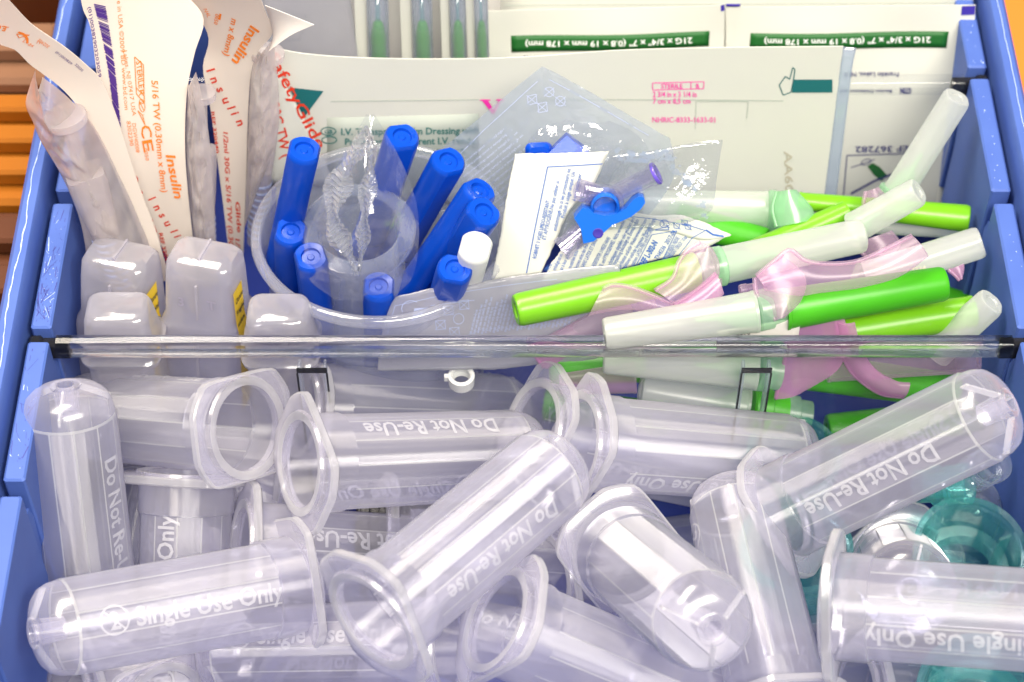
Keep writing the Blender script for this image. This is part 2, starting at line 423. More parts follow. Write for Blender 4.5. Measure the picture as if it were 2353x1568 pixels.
# ------------------------------------------------------------------ acrylic dividers
def divider(y, label, clips, bar='bar_glass'):
    t = thing('divider', label, 'divider', Matrix.Translation((0, y, 0)), 'clear dividers across the tray')
    a, b = XL + 0.08, XR - 0.08
    mk('panel', box(a, b, -0.07, 0.07, 0.3, 5.68), 'acrylic', t, False)
    prof = [(-0.17, 5.68), (-0.20, 5.75), (-0.19, 5.88), (-0.13, 6.0), (-0.05, 6.04), (0.12, 6.04), (0.16, 5.99), (0.16, 5.72), (0.14, 5.68)]
    n = len(prof)
    v = [(x, yy, z) for x in (a, b) for yy, z in prof]
    f = [tuple(range(n)), tuple(range(2 * n - 1, n - 1, -1))] + [(i, n + i, n + (i + 1) % n, (i + 1) % n) for i in range(n)]
    mk('top_bar', (v, f), bar, t, smooth=40)
    for x, s in ((a, -1), (b, 1)):
        e = sorted((x - s * 0.25, x + s * 0.30))
        mk('end_tab', box(e[0], e[1], -0.12, 0.12, 5.55, 5.98, 0.03), 'smoke', t, smooth=20)
        e = sorted((x + s * 0.28, x + s * 0.55))
        mk('end_tab', box(e[0], e[1], -0.15, 0.15, 5.45, 6.04, 0.05), 'smoke', t, smooth=20)
    for x in clips:
        c = mk('clip_channel', join(box(x - 0.29, x - 0.23, -0.32, -0.072, 1.0, 5.5, 0.01), box(x + 0.23, x + 0.29, -0.32, -0.072, 1.0, 5.5, 0.01)), 'clear', t, smooth=20)
        mk('clip_cap', box(x - 0.31, x + 0.31, -0.335, -0.30, 5.36, 5.52, 0.01), 'smoke', c, smooth=20)
        for s in (-1, 1): mk('clip_edge', box(x + s * 0.3 - 0.02, x + s * 0.3 + 0.02, -0.345, -0.32, 1.0, 5.36, 0.005), 'smoke', c, smooth=20)
    return t
# bar: part refracting, part plain see-through so that it does not shade what is below
m, t, out = nt('bar_glass')
g = t.nodes.new('ShaderNodeBsdfGlass'); g.inputs['IOR'].default_value = 1.42; g.inputs['Roughness'].default_value = 0.02
tr = t.nodes.new('ShaderNodeBsdfTransparent'); tr.inputs[0].default_value = (0.93, 0.94, 0.96, 1)
mx = t.nodes.new('ShaderNodeMixShader'); mx.inputs[0].default_value = 0.8
lk(t, tr.outputs[0], mx.inputs[1]); lk(t, g.outputs[0], mx.inputs[2]); lk(t, mx.outputs[0], out.inputs[0]); MATS['bar_glass'] = m
divider(0.0, 'clear acrylic divider with thick top bar between holders and needles', (4.95, -4.05))
divider(7.4, 'clear acrylic divider at the back in front of the green-banded packs', (), 'acrylic')

# ================================================================== outside the tray
def storage_bin(x, y, z, wx, wy, h, mat, label, rows, tilt=0):
    t = thing('storage_bin', label, 'bin', Matrix.Translation((x, y, z)) @ Matrix.Rotation(R(tilt), 4, 'Z'), 'bins beside the tray')
    mk('body', box(-wx / 2, wx / 2, -wy / 2, wy / 2, 0, h, 0.15), mat, t, smooth=20)
    mk('rim', box(-wx / 2 - 0.25, wx / 2 + 0.25, -wy / 2 - 0.25, wy / 2 + 0.25, h + 0.01, h + 0.5, 0.12), mat, t, smooth=20)
    for k in range(rows):
        yy = -wy / 2 + wy * (k + .5) / rows
        mk('ledge', box(wx * -0.45, wx * 0.45, yy - wy * .28 / rows, yy + wy * .28 / rows, h + 0.52, h + 1.0, 0.08), mat, t, smooth=20)
storage_bin(-13.0, 0.2, -0.4, 5, 4.4, 2.6, 'bin_red', 'red ribbed plastic bin left of the tray', 9)
storage_bin(-13.0, 4.4, -0.4, 5, 2.9, 3.0, 'bin_brown', 'dark brown plastic bin left of the tray', 2)
storage_bin(-13.0, 7.9, -0.4, 5, 3.0, 3.2, 'bin_orange', 'amber orange bin with stepped lid left of the tray', 3)
storage_bin(-13.2, 10.7, -0.4, 5, 1.6, 3.6, 'bin_pale', 'pale pinkish box behind the amber bin', 1)
storage_bin(-14.2, 15.2, -0.4, 6.0, 4.4, 4.6, 'bin_brown', 'brown box at the upper corner behind the curled syringe pack', 1, 25)
storage_bin(-10.6, 17.0, -0.4, 1.6, 6, 4.2, 'bin_yellow', 'bright yellow bin behind the tray corner', 2)

# ================================================================== tube holders
HL = 5.42
def barrel_mesh():
    """double-walled barrel with fine raised lines, a collar at the mouth and a rounded nose"""
    angs = []
    NR = 12
    for k in range(NR):
        c = 2 * math.pi * (k + 0.5) / NR
        for d in (-0.016, 0.016): angs.append((c + d, 1))
        for j in range(1, 6): angs.append((c + 2 * math.pi / NR * j / 6, 0))
    n = len(angs)
    outer = [(0.99, 0.14), (0.985, 0.78), (0.935, 0.80), (0.915, 4.75), (0.90, 4.80), (0.87, 5.0), (0.79, 5.17), (0.64, 5.29), (0.46, 5.35), (0.30, 5.37)]
    inner = []
    v, f, mi = [], [], []
    prof = [(r, z, 1) for r, z in outer] + [(r, z, 0) for r, z in inner]
    for r, z, o_ in prof:
        for a, rib in angs:
            k = r + (0.014 if rib and o_ and 0.8 <= z <= 4.76 else 0)
            v.append((k * math.cos(a), k * math.sin(a), z))
    for k in range(len(prof) - 1):
        for i in range(n):
            j = (i + 1) % n; f.append((k * n + i, k * n + j, (k + 1) * n + j, (k + 1) * n + i))
            ridge = angs[i][1] and angs[j][1] and prof[k][2] and 0.79 <= prof[k][1] <= 4.0
            ring = prof[k][2] and abs(prof[k][1] - 4.75) < .01
            mi.append(1 if ridge or ring else 2 if prof[k][1] > 4.7 else 0)
    return v, f, mi
def flange_mesh():
    def outl(a, r0, hx, hy):
        x, y = r0 * math.cos(a), r0 * math.sin(a)
        k = max(1.0, (abs(x / hx) ** 5 + abs(y / hy) ** 5) ** 0.2); return (x / k, y / k)
    n = 72
    rows = [(lambda a: (0.86 * math.cos(a), 0.86 * math.sin(a)), 0.14), (lambda a: (0.86 * math.cos(a), 0.86 * math.sin(a)), -0.04),
            (lambda a: (0.93 * math.cos(a), 0.93 * math.sin(a)), -0.07), (lambda a: (1.03 * math.cos(a), 1.03 * math.sin(a)), -0.06), (lambda a: (1.06 * math.cos(a), 1.06 * math.sin(a)), 0.0),
            (lambda a: outl(a, 1.37, 1.30, 1.04), 0.0), (lambda a: outl(a, 1.415, 1.345, 1.08), 0.035), (lambda a: outl(a, 1.415, 1.345, 1.08), 0.15), (lambda a: outl(a, 1.37, 1.30, 1.04), 0.185),
            (lambda a: (1.0 * math.cos(a), 1.0 * math.sin(a)), 0.19)]
    v = [(*fn(2 * math.pi * i / n), z) for fn, z in rows for i in range(n)]
    f = [(k * n + i, k * n + (i + 1) % n, (k + 1) * n + (i + 1) % n, (k + 1) * n + i) for k in range(len(rows) - 1) for i in range(n)]
    return v, f, [1 if k in (1, 2, 5, 6, 7) else 0 for k in range(len(rows) - 1) for i in range(n)]
def wrap_text(s, size, z0, r, side, bold=0.02):
    v, f = text_mesh(s, bold); out = []
    for x, y in v:
        th = (y - 0.36) * size / r; p = Vector((-r * math.sin(th), r * math.cos(th), z0 - x * size * 0.92))
        if side: p = Vector((-p.x, -p.y, p.z))
        out.append(p)
    return out, f
def wrap_ring(z0, r, rad, side):
    v, f = [], []
    segs = [[(rad * math.cos(t), rad * math.sin(t)) for t in [2 * math.pi * i / 24 for i in range(25)]], [(-rad * .72, rad * .72), (rad * .72, -rad * .72)]]
    for sg in segs:
        for (x0, y0), (x1, y1) in zip(sg, sg[1:]):
            d = math.hypot(x1 - x0, y1 - y0); nx, ny = -(y1 - y0) / d * .018, (x1 - x0) / d * .018; b = len(v)
            for x, y in ((x0 + nx, y0 + ny), (x1 + nx, y1 + ny), (x1 - nx, y1 - ny), (x0 - nx, y0 - ny)):
                th = y / r; p = Vector((-r * math.sin(th), r * math.cos(th), z0 - x))
                if side: p = Vector((-p.x, -p.y, p.z))
                v.append(p)
            f.append((b, b + 1, b + 2, b + 3))
    return v, f
def hub_mesh():
    return lathe([(0.30, 5.37), (0.30, 5.42), (0.24, 5.44), (0.17, 5.42), (0.15, 5.30), (0.15, 4.8), (0.22, 4.8), (0.25, 5.25)], 28)
def nose_rib(k):
    a = 2 * math.pi * k / 3 + 0.5
    v, f = box(0.28, 0.88, -0.022, 0.022, 0, 0.05)
    prof = lambda r: 5.38 - max(0, (r - 0.42)) ** 2 * 1.7
    v = [Vector((x, y, prof(x) + (0.02 if z > 0.01 else -0.12))) for x, y, z in v]
    m = Matrix.Rotation(a, 4, 'Z'); return [m @ p for p in v], f
PROTO = {}
def holder(label, fl, z_fl, tip, near, roll=0, text=True, P0=None, P1=None):
    p0 = P0 or at_z(fl[0], fl[1], z_fl)
    p1 = P1 or on_len(p0, tip[0], tip[1], HL, near)
    t = thing('tube_holder', label, 'tube holder', frame(p0, p1, roll), 'clear tube holders heaped in front')
    if not PROTO:
        PROTO['barrel'] = mk('barrel', barrel_mesh(), ['holder', 'holder_rib', 'holder_flange'], t, smooth=30)
        PROTO['flange'] = mk('flange', flange_mesh(), ['holder_flange', 'lip'], t, smooth=40)
        PROTO['hub'] = mk('hub', hub_mesh(), 'holder_flange', t, smooth=40)
        PROTO['ribs'] = [mk('nose_rib', nose_rib(k), 'holder_rib', t, False) for k in range(3)]
        a = wrap_text('Do Not Re-Use', 0.50, 4.05, 0.955, 0)
        PROTO['lettering'] = mk('lettering', a, 'holder_print', t, False)
        b = join(wrap_text('Single Use Only', 0.50, 3.72, 0.955, 1), wrap_text('2', 0.46, 4.22, 0.955, 1), wrap_ring(4.12, 0.955, 0.27, 1))
        PROTO['lettering2'] = mk('lettering', b, 'holder_print', t, False)
    else:
        for k in ('barrel', 'flange', 'hub', 'lettering', 'lettering2'): share(PROTO[k], t)
        for r_ in PROTO['ribs']: share(r_, t)
    return t
H = holder
H('clear tube holder standing at the left wall, rounded nose up', (216, 1440), 1.7, (150, 884), True, 48)
H('clear tube holder at upper left with its open mouth facing right', (566, 984), 5.3, (160, 952), False, 75)
H('clear tube holder lying just in front of the divider, before the blue caps', (690, 940), 3.6, (1205, 958), False, 100)
H('clear tube holder with upside-down words along its upper edge, mouth left', (692, 1066), 5.4, (1240, 1042), False, -40)
H('clear tube holder lying diagonally on top of the heap centre, mouth lower left', (857, 1425), 6.9, (1302, 1052), False, 36)
H('clear tube holder with its mouth standing upright under the pink shields', (1330, 1016), 5.0, (1862, 1058), False, 230)
H('clear tube holder mostly hidden, only its small mouth rim showing behind two others', (1226, 985), 4.4, (1700, 1090), False, 30)
H('clear tube holder lying diagonally at right, nose against the right wall', (1790, 1180), 3.9, (2322, 924), True, 14)
H('clear tube holder pointing its rounded nose at the viewer, lower centre', (1432, 1272), 4.0, (1640, 1448), True, 80)
H('clear tube holder standing nose up between the pointing one and the diagonal one', (1800, 1650), 4.0, (1674, 1112), False, 110)
H('clear tube holder cut by the right edge of the picture, words upside down', (1905, 1392), 6.0, (2620, 1444), True, 212)
H('clear tube holder at bottom left with readable single-use words, mouth right', (690, 1344), 3.7, (72, 1456), True, 178)
H('clear tube holder standing nose down under the bottom-left one, words sideways', (430, 1088), 3.6, (412, 1690), False, 205)
H('clear tube holder at bottom centre with wide oval mouth facing left', (1142, 1425), 5.6, (1660, 1640), False, 60)
H('clear tube holder lying under the diagonal one, lower left of centre', (556, 1265), 3.4, (1140, 1300), False, -20)
H('clear tube holder lying along the bottom edge under the diagonal mouth', (1035, 1488), 3.6, (470, 1500), False, 200)
H('clear tube holder deep in the heap centre with partly hidden words', (870, 1240), 2.2, (1430, 1285), False, -20)
H('clear tube holder low in the heap with only its small nose showing below a mouth', (740, 1560), 1.8, (600, 1130), False, 30)
H('clear tube holder low at the left, seen in the gap between two upright ones', (225, 1540), 1.4, (338, 1088), False, 30)
H('clear tube holder at the bottom left corner under the readable one', (380, 1640), 1.6, (40, 1545), False, 60)
H('clear tube holder with its nose facing up showing ribs and centre hole', None, 0, None, 0, 20, P0=at_z(2062, 1300, 1.2), P1=at_z(2062, 1300, 1.2) + (CAM + Vector((1.5, -5, 0)) - at_z(2062, 1300, 1.2)).normalized() * HL)
H('clear tube holder under the right-edge one at the bottom right', (1960, 1600), 2.6, (2500, 1640), False, 60)
H('clear tube holder at the bottom edge with its nose toward the centre', (150, 1600), 2.0, (668, 1540), False, 60)
# a lower layer that shows through the gaps
for i, (fl, z, tip, lab) in enumerate((
    ((1250, 1330), 1.4, (1700, 1260), 'clear tube holder buried in the lower layer below the pointing one'),
    ((1500, 1560), 1.8, (980, 1460), 'clear tube holder buried in the lower layer at the bottom centre'),
    ((420, 1330), 1.2, (900, 1440), 'clear tube holder buried in the lower layer left of centre'),
    ((1960, 1180), 1.4, (1480, 1100), 'clear tube holder buried in the lower layer under the diagonal right one'),
    ((700, 1130), 1.4, (230, 1000), 'clear tube holder buried in the lower layer below the left mouth'),
    ((1700, 1500), 1.6, (2200, 1440), 'clear tube holder buried in the lower layer at the right'))):
    H(lab, fl, z, tip, False, 40 * i)
# black clip block glimpsed in the gap under the heap
bp = at_z(905, 1195, 2.6)
t = thing('black_block', 'small black ribbed plastic block glimpsed under the clear tube holders', 'plastic block', Matrix.Translation(bp))
mk('body', box(-0.8, 0.8, -0.6, 0.5, -2.3, 0.0, 0.05), 'black', t, smooth=20)
for k in range(4): mk('rib', box(-0.7 + k * .38, -0.5 + k * .38, -0.5, 0.3, 0.0, 0.12, 0.02), 'black', t, smooth=20)
mk('tab', box(0.35, 0.75, -0.45, 0.1, 0.12, 0.3, 0.03), 'vial', t, smooth=20)

# ------------------------------------------------------------------ teal caps and luer pieces at the right
def teal_cup(label, px, py, z, r, h, tilt=0, inner=True):
    p = at_z(px, py, z)
    m = Matrix.Translation(p - Vector((0, 0, h))) @ Matrix.Rotation(R(tilt), 4, 'X')
    t = thing('teal_cap', label, 'cap', m, 'teal caps at the lower right')
    mk('shell', lathe([(0, 0), (r * .9, 0), (r * .96, 0.1), (r * .98, h - .3), (r * 1.04, h - .28), (r * 1.05, h), (r * .93, h), (r * .90, 0.14), (0, 0.12)], 48), 'teal', t, smooth=35)
    if inner:
        mk('inner_ring', lathe([(r * .86, h * .45), (r * .87, h * .6), (r * .66, h * .6), (r * .64, h * .45), (r * .86, h * .45)], 40), 'teal', t, smooth=35)
    for k in range(3 if inner else 0):
        a = k * math.pi / 1.5 + .4; v, f = box(r * .66, r * .9, -.03, .03, .15, h * .9)
        mm = Matrix.Rotation(a, 4, 'Z'); mk('fin', ([mm @ Vector(q) for q in v], f), 'teal', t, False)
    return t
teal_cup('open teal plastic cap beside the holder nose with centre hole', 2228, 1234, 4.2, 1.06, 2.2, 6)
teal_cup('teal plastic cap below the right-edge tube holder at the bottom edge', 2260, 1580, 4.6, 1.2, 1.8, 5)
teal_cup('teal plastic cap mostly hidden under the mouth of the diagonal right holder', 1830, 1250, 3.2, 1.1, 1.8, 0, False)
teal_cup('teal plastic cap behind the nose of the middle horizontal holder', 1825, 1042, 3.2, 0.95, 1.5, 0, False)
def luer(label, a, za, b, zb, mat, r, bell=False):
    p0, p1 = at_z(a[0], a[1], za), at_z(b[0], b[1], zb)
    t = thing('luer_adapter', label, 'adapter', frame(p0, p1), 'luer adapters under the diagonal right holder')
    mk('neck', lathe([(r * .62, 0.9), (r * .62, 0.05), (r * .70, 0), (r * .98, 0), (r, 0.06), (r, 0.22), (r * .86, 0.26), (r * .86, 0.55), (r * .98, 0.6), (r * .98, 0.75), (r * .8, 0.8), (r * .8, 1.1)], 32), mat, t, smooth=35)
    mk('thread', lathe([(r * .86, 0.30), (r * .96, 0.34), (r * .86, 0.38), (r * .96, 0.44), (r * .86, 0.48)], 32), mat, t, smooth=35)
    if bell:
        mk('body', lathe([(r * .8, 1.1), (r * 1.3, 1.2), (r * 2.4, 1.5), (r * 2.6, 1.9), (r * 2.6, 3.6), (r * 2.45, 3.6), (r * 2.4, 1.9), (r * .7, 1.25)], 40), mat, t, smooth=35)
luer('teal luer adapter under the nose of the diagonal right tube holder', (2228, 1112), 4.4, (2085, 1120), 3.8, 'teal', 0.42, False)
luer('clear luer adapter at the right wall under the diagonal tube holder', (2288, 1062), 4.8, (2200, 1110), 3.6, 'clear', 0.40, False)
cp = at_z(2248, 1130, 3.4)
t = thing('clear_dome', 'small clear dome cap low against the right wall', 'cap', Matrix.Translation(cp - Vector((0, 0, 1.2))))
mk('shell', lathe([(0.62, 0), (0.6, 0.7), (0.45, 1.05), (0.2, 1.2), (0, 1.22)], 32), 'clear', t, smooth=35)
mk('rim', lathe([(0.64, 0), (0.72, 0), (0.72, 0.12), (0.63, 0.12)], 32), 'clear', t, smooth=35)
# ================================================================== saline ampoules
def ampoule(label, px, py, z, kind, wd, rot, tilt, marks, lab=None):
    p = at_z(px, py, z); H_ = 4.8
    m = Matrix.Translation(p) @ Matrix.Rotation(R(rot), 4, 'Z') @ Matrix.Rotation(R(tilt), 4, 'X') @ Matrix.Translation((0, 0, -H_))
    t = thing('ampoule', label, 'ampoule', m, 'saline ampoules at the divider')
    if kind == 'block':    # long shoulder with a ridge
        s = [(wd, 1.5, .28, 0), (wd, 1.5, .28, 3.1), (wd * .97, 1.4, .25, 3.25), (wd * .90, 1.25, .25, 3.4), (wd * .86, 1.15, .25, 4.3), (wd * .84, 1.05, .26, 4.62), (wd * .76, .8, .25, 4.76), (wd * .55, .45, .2, H_)]
        mk('body', loft(s), 'vial', t, smooth=45)
        mk('mould_seam', join(box(-.025, .025, -.77, -.73, 0.1, 3.1), box(-.02, .02, -.635, -.56, 3.4, 4.3), box(-.025, .025, -.36, .36, 4.70, 4.835)), 'vial', t, False)
    else:                  # flared rim and short cap
        s = [(wd * .96, 1.3, .32, 0), (wd * .96, 1.3, .32, 3.55), (wd * 1.06, 1.42, .3, 3.62), (wd * 1.08, 1.44, .3, 3.72), (wd * 1.0, 1.3, .28, 3.78), (wd * .96, 1.2, .28, 3.9), (wd * .86, .98, .26, 4.6), (wd * .80, .88, .25, 4.74), (wd * .68, .7, .22, H_)]
        mk('body', loft(s), 'vial', t, smooth=45)
    for (s_, x, zz, y, sz) in marks:
        v, f = text_mesh(s_, 0.02)
        mk('moulded_mark', ([(x + a * sz, y, zz + b * sz) for a, b in v], f), 'emboss', t, False)
    if lab:
        rows = ((.512, 1.0), (.512, 3.05), (.475, 3.42), (.452, 4.2)); v = [(wd * a, y, z_) for a, z_ in rows for y in (-.5, .0)]
        q = mk('label', (v, [(2 * i, 2 * i + 1, 2 * i + 3, 2 * i + 2) for i in range(3)]), 'yellow', t, False)
        parts = []
        for k, s_ in enumerate(lab):
            v, f = text_mesh(s_, 0.02)
            parts.append(([(wd * (.520 if 2.85 - k * .33 < 3 else .47), -.46 + a * .13, 3.95 - k * .30 + b * .2) for a, b in v], f) if False else ([(wd * .485 - .05 * (3.9 - k * .3 - 3.5), -.46 + a * .13, 3.88 - k * .30 + b * .2) for a, b in v], f))
        mk('lettering', join(*parts), 'ink_black', q, False)
AL = ('Clorure', '9 mg/ml', 'sodium', 'Perfusion', '10 ml')
ampoule('frosted plastic ampoule with yellow label nearest the left wall, behind another', 276, 575, 6.15, 'block', 1.72, -16, -14, [('3', -.35, 3.75, -.66, .4)], AL)
ampoule('frosted plastic ampoule with yellow label standing beside the round cup', 470, 575, 6.3, 'block', 1.72, -14, -12, [('3', -.4, 3.75, -.66, .32), ('T', .25, 3.8, -.66, .32)], AL)
ampoule('short frosted ampoule marked 1 3 pressed against the divider at left', 268, 702, 5.95, 'cap', 1.55, 0, -4, [('1', -.32, 4.08, -.64, .42), ('3', .14, 4.08, -.64, .42)])
ampoule('short frosted ampoule with moulded cap at the divider below the round cup', 638, 706, 5.95, 'cap', 1.50, 0, -4, [('W', -.4, 4.1, -.63, .3), ('E', -.06, 4.1, -.63, .3), ('H', .2, 4.1, -.63, .3)])

# ================================================================== cup with blue needles
cc = at_z(876, 527, 5.6)
CUPM = Matrix.Translation(cc) @ Matrix.Rotation(R(-5), 4, 'X') @ Matrix.Translation((0, 0, -4.9))
t = thing('medicine_cup', 'round frosted plastic cup holding blue-capped needles', 'cup', CUPM)
mk('body', lathe([(0, 0), (2.0, 0), (2.08, .08), (2.62, 4.75), (2.55, 4.75), (2.0, .16), (0, .12)], 72), 'cup', t, smooth=40)
mk('rim', lathe([(2.60, 4.70), (2.74, 4.72), (2.78, 4.82), (2.74, 4.92), (2.64, 4.97), (2.56, 4.92), (2.55, 4.75)], 72), 'cup_rim', t, smooth=60)
mk('step_ring', lathe([(2.44, 3.3), (2.49, 3.32), (2.50, 3.4), (2.44, 3.38)], 72), 'cup', t, smooth=40)
def dshape(a, r, z):
    x, y = r * math.cos(a), r * math.sin(a)
    return (max(-0.86 * r, min(0.86 * r, x)), y)
CAPP = {}
def cap_mesh(L, r0, r1):
    """closed cap hanging down from its top end at z = 0"""
    return lathe([(0, -.05), (r0 * .16, -.05), (r0 * .22, -.075), (r0 * .5, -.075), (r0 * .55, -.015), (r0 * .86, 0), (r0 * .97, -.05), (r0, -.13), (r0 * .97, -L * .3), (r1, -L), (r1 * .8, -L), (0, -L)], 36,
                 shape=lambda a, r, z: dshape(a, r, z) if r > r0 * .7 else r)
def needle(label, top, z, low, zl, mat, group, L=4.3, r=0.37, roll=0, name='capped_needle'):
    p0, p1 = at_z(top[0], top[1], z), at_z(low[0], low[1], zl)
    m = frame(p0, p1, roll) @ Matrix.Rotation(math.pi, 4, 'X')
    t = thing(name, label, 'needle', m, group)
    k = (mat, L, r)
    if k not in CAPP:
        a = mk('cap', cap_mesh(L - .7, r, r * 1.0), mat, t, smooth=32)
        h_ = mk('hub', lathe([(r * .95, -L + .68), (r * 1.05, -L + .6), (r * 1.05, -L + .2), (r * .8, -L + .1), (r * .7, -L), (0, -L)], 28), mat, t, smooth=40)
        v, f = text_mesh('146', 0.02)
        e = mk('moulded_number', ([(-.1 + x * .12, r * .58 + y * .12, -.001) for x, y in v], f), mat, t, False)
        CAPP[k] = (a, h_, e)
    else:
        for q in CAPP[k]: share(q, t)
    return t
G = 'blue-capped needles in the round cup'
needle('blue needle cap at the left back of the cup, tallest at left', (700, 342), 8.3, (640, 620), 4.4, 'blue', G)
needle('blue needle cap at the back of the cup behind the crumpled wrapper', (925, 312), 7.9, (850, 545), 4.3, 'blue', G, roll=60)
needle('blue needle cap leaning right in the back of the cup', (1032, 368), 7.7, (905, 595), 4.0, 'blue', G, roll=40)
needle('blue needle cap leaning over the right rim, upper of the close pair', (1104, 436), 7.4, (930, 690), 4.2, 'blue', G, roll=20)
needle('blue needle cap at the right rim, lower of the close pair', (1113, 486), 7.4, (985, 690), 3.8, 'blue', G, roll=110)
needle('white needle cap standing out among the blue ones at the right rim', (1094, 566), 7.1, (1046, 745), 3.2, 'white_cap', G, r=0.37)
needle('blue needle cap just in front of the white one', (1046, 616), 6.75, (985, 800), 2.9, 'blue', G, roll=80)
needle('blue needle cap at the left rim of the cup, upper of two short ones', (668, 530), 6.4, (668, 740), 2.6, 'blue', G, roll=10)
needle('blue needle cap at the left front, lower of two short ones', (714, 588), 6.5, (736, 800), 2.7, 'blue', G, roll=-10)
needle('blue needle cap with moulded number at the front rim of the cup', (870, 656), 6.0, (872, 850), 2.6, 'blue', G, roll=4)
# clear tube in crumpled wrapper standing in the cup
p1 = at_z(824, 532, 6.2); p0 = p1 + Vector((-.1, .25, -4.5))
t = thing('wrapped_tube', 'clear round tube in crumpled transparent wrapper standing in the cup', 'wrapped tube', frame(p0, p1))
mk('tube', lathe([(0.92, 0), (0.95, 4.0), (1.18, 4.4), (1.2, 4.6), (0.86, 4.62), (0.82, 4.4), (0.82, 0)], 44), 'clear', t, smooth=35)
mk('ring', lathe([(0.86, 4.62), (0.92, 4.68), (1.1, 4.68), (1.16, 4.62)], 44), 'clear', t, smooth=35)
def crumple(S_, Lp, Rp, amp, sc, nu=40, nv=50, th=0.0, ext=None):
    v, f = [], []; A, B = catmull(Lp, nv), catmull(Rp, nv)
    for i in range(nv + 1):
        for j in range(nu + 1):
            q = A[i].lerp(B[i], j / nu); p = S_.pt(q.x, q.y)
            d = noise.ridged_multi_fractal(p * sc, 1.0, 2.0, 4, 1.0, 2.0) - 1.0
            v.append(p + S_.n * (d * amp + (ext(j / nu, i / nv) if ext else 0)))
    m_ = nu + 1
    f = [(i * m_ + j, (i + 1) * m_ + j, (i + 1) * m_ + j + 1, i * m_ + j + 1) for i in range(nv) for j in range(nu)]
    return v, f
SW = Sheet(2.05, 7.0, 30)
dome_ = lambda a, h: (lambda u, v: h * math.sin(math.pi * u) * math.sin(math.pi * min(1, v * a)))
mk('wrapper', crumple(SW, [(842, 262), (770, 390), (735, 470), (700, 560), (712, 640), (770, 690)], [(862, 262), (930, 390), (958, 470), (962, 560), (945, 640), (890, 690)], 0.14, 0.9, ext=dome_(1, 0.9)), 'film', t, world=True)
# crimped seal of the wrapper: a corrugated ribbon
def ribbon(pts, wd, corr, amp, n=90):
    C_ = catmull(pts, n); v = []
    for i, c in enumerate(C_):
        a = C_[min(i + 1, n)] - C_[max(i - 1, 0)]; nx = Vector((-a.y, a.x)).normalized()
        k = wd * (0.75 + 0.35 * math.sin(i * .21)) * math.sin(math.pi * min(1, (i + 3) / (n + 4))) ** .5
        for j in range(7):
            s_ = (j / 6 - .5) * k + rnd.uniform(-1.5, 1.5); q = c + nx * s_
            v.append(SW.pt(q.x, q.y, 1.05 + amp * math.sin(i * corr + j * .2) + 0.14 * math.sin(j * 1.3 + i * .13)))
    return v, [(i * 7 + j, (i + 1) * 7 + j, (i + 1) * 7 + j + 1, i * 7 + j + 1) for i in range(n) for j in range(6)]
mk('crimped_seal', ribbon([(852, 258), (838, 300), (805, 350), (785, 400), (775, 450), (790, 510), (815, 560), (832, 592)], 62, 2.0, 0.05), 'film_seal', t, smooth=50, world=True)
mk('crimped_seal', ribbon([(856, 270), (862, 330), (850, 420), (842, 500), (834, 585)], 40, 1.7, 0.05), 'film_seal', t, smooth=50, world=True)
# ================================================================== insulin syringe packs (left back)
def syringe(parent, S_, a, b, r, off):
    """plunger disc, finger flange and graduated barrel inside a blister; a, b grid points"""
    p0, p1 = S_.pt(a[0], a[1], off), S_.pt(b[0], b[1], off)
    L = (p1 - p0).length; m = frame(p0, p1)
    mi = parent.matrix_basis.inverted() @ m
    q = mk('syringe', xf(lathe([(0, 0), (r * 1.45, 0), (r * 1.5, .08), (r * 1.45, .16), (r * .5, .2), (r * .5, L * .3), (r * 1.0, L * .3 + .02), (r, L), (0, L)], 32), mi), 'syringe', parent, smooth=40)
    mk('finger_flange', xf(loft([(2.6 * r, 2.2 * r, .12, L * .30), (2.7 * r, 2.3 * r, .14, L * .34), (2.3 * r, 1.9 * r, .14, L * .52), (2.0 * r, 1.6 * r, .12, L * .60)]), mi), 'syringe', q, smooth=45)
    for k in range(9):
        z = L * (.66 + .035 * k)
        mk('graduation', xf(lathe([(r * 1.01, z), (r * 1.06, z + .015), (r * 1.06, z + .06), (r * 1.01, z + .075)], 24), mi), 'ink_faint', q, smooth=40)
def wr(u, v, k, a=.10):
    p = Vector((u * 4 + k, v * 9 - k, k)); return a * (noise.ridged_multi_fractal(p, 1.0, 2.0, 3, 1.0, 2.0) - 1.1) * min(1, 6 * u, 6 * (1 - u))
PK = 'syringe packs standing at the left'
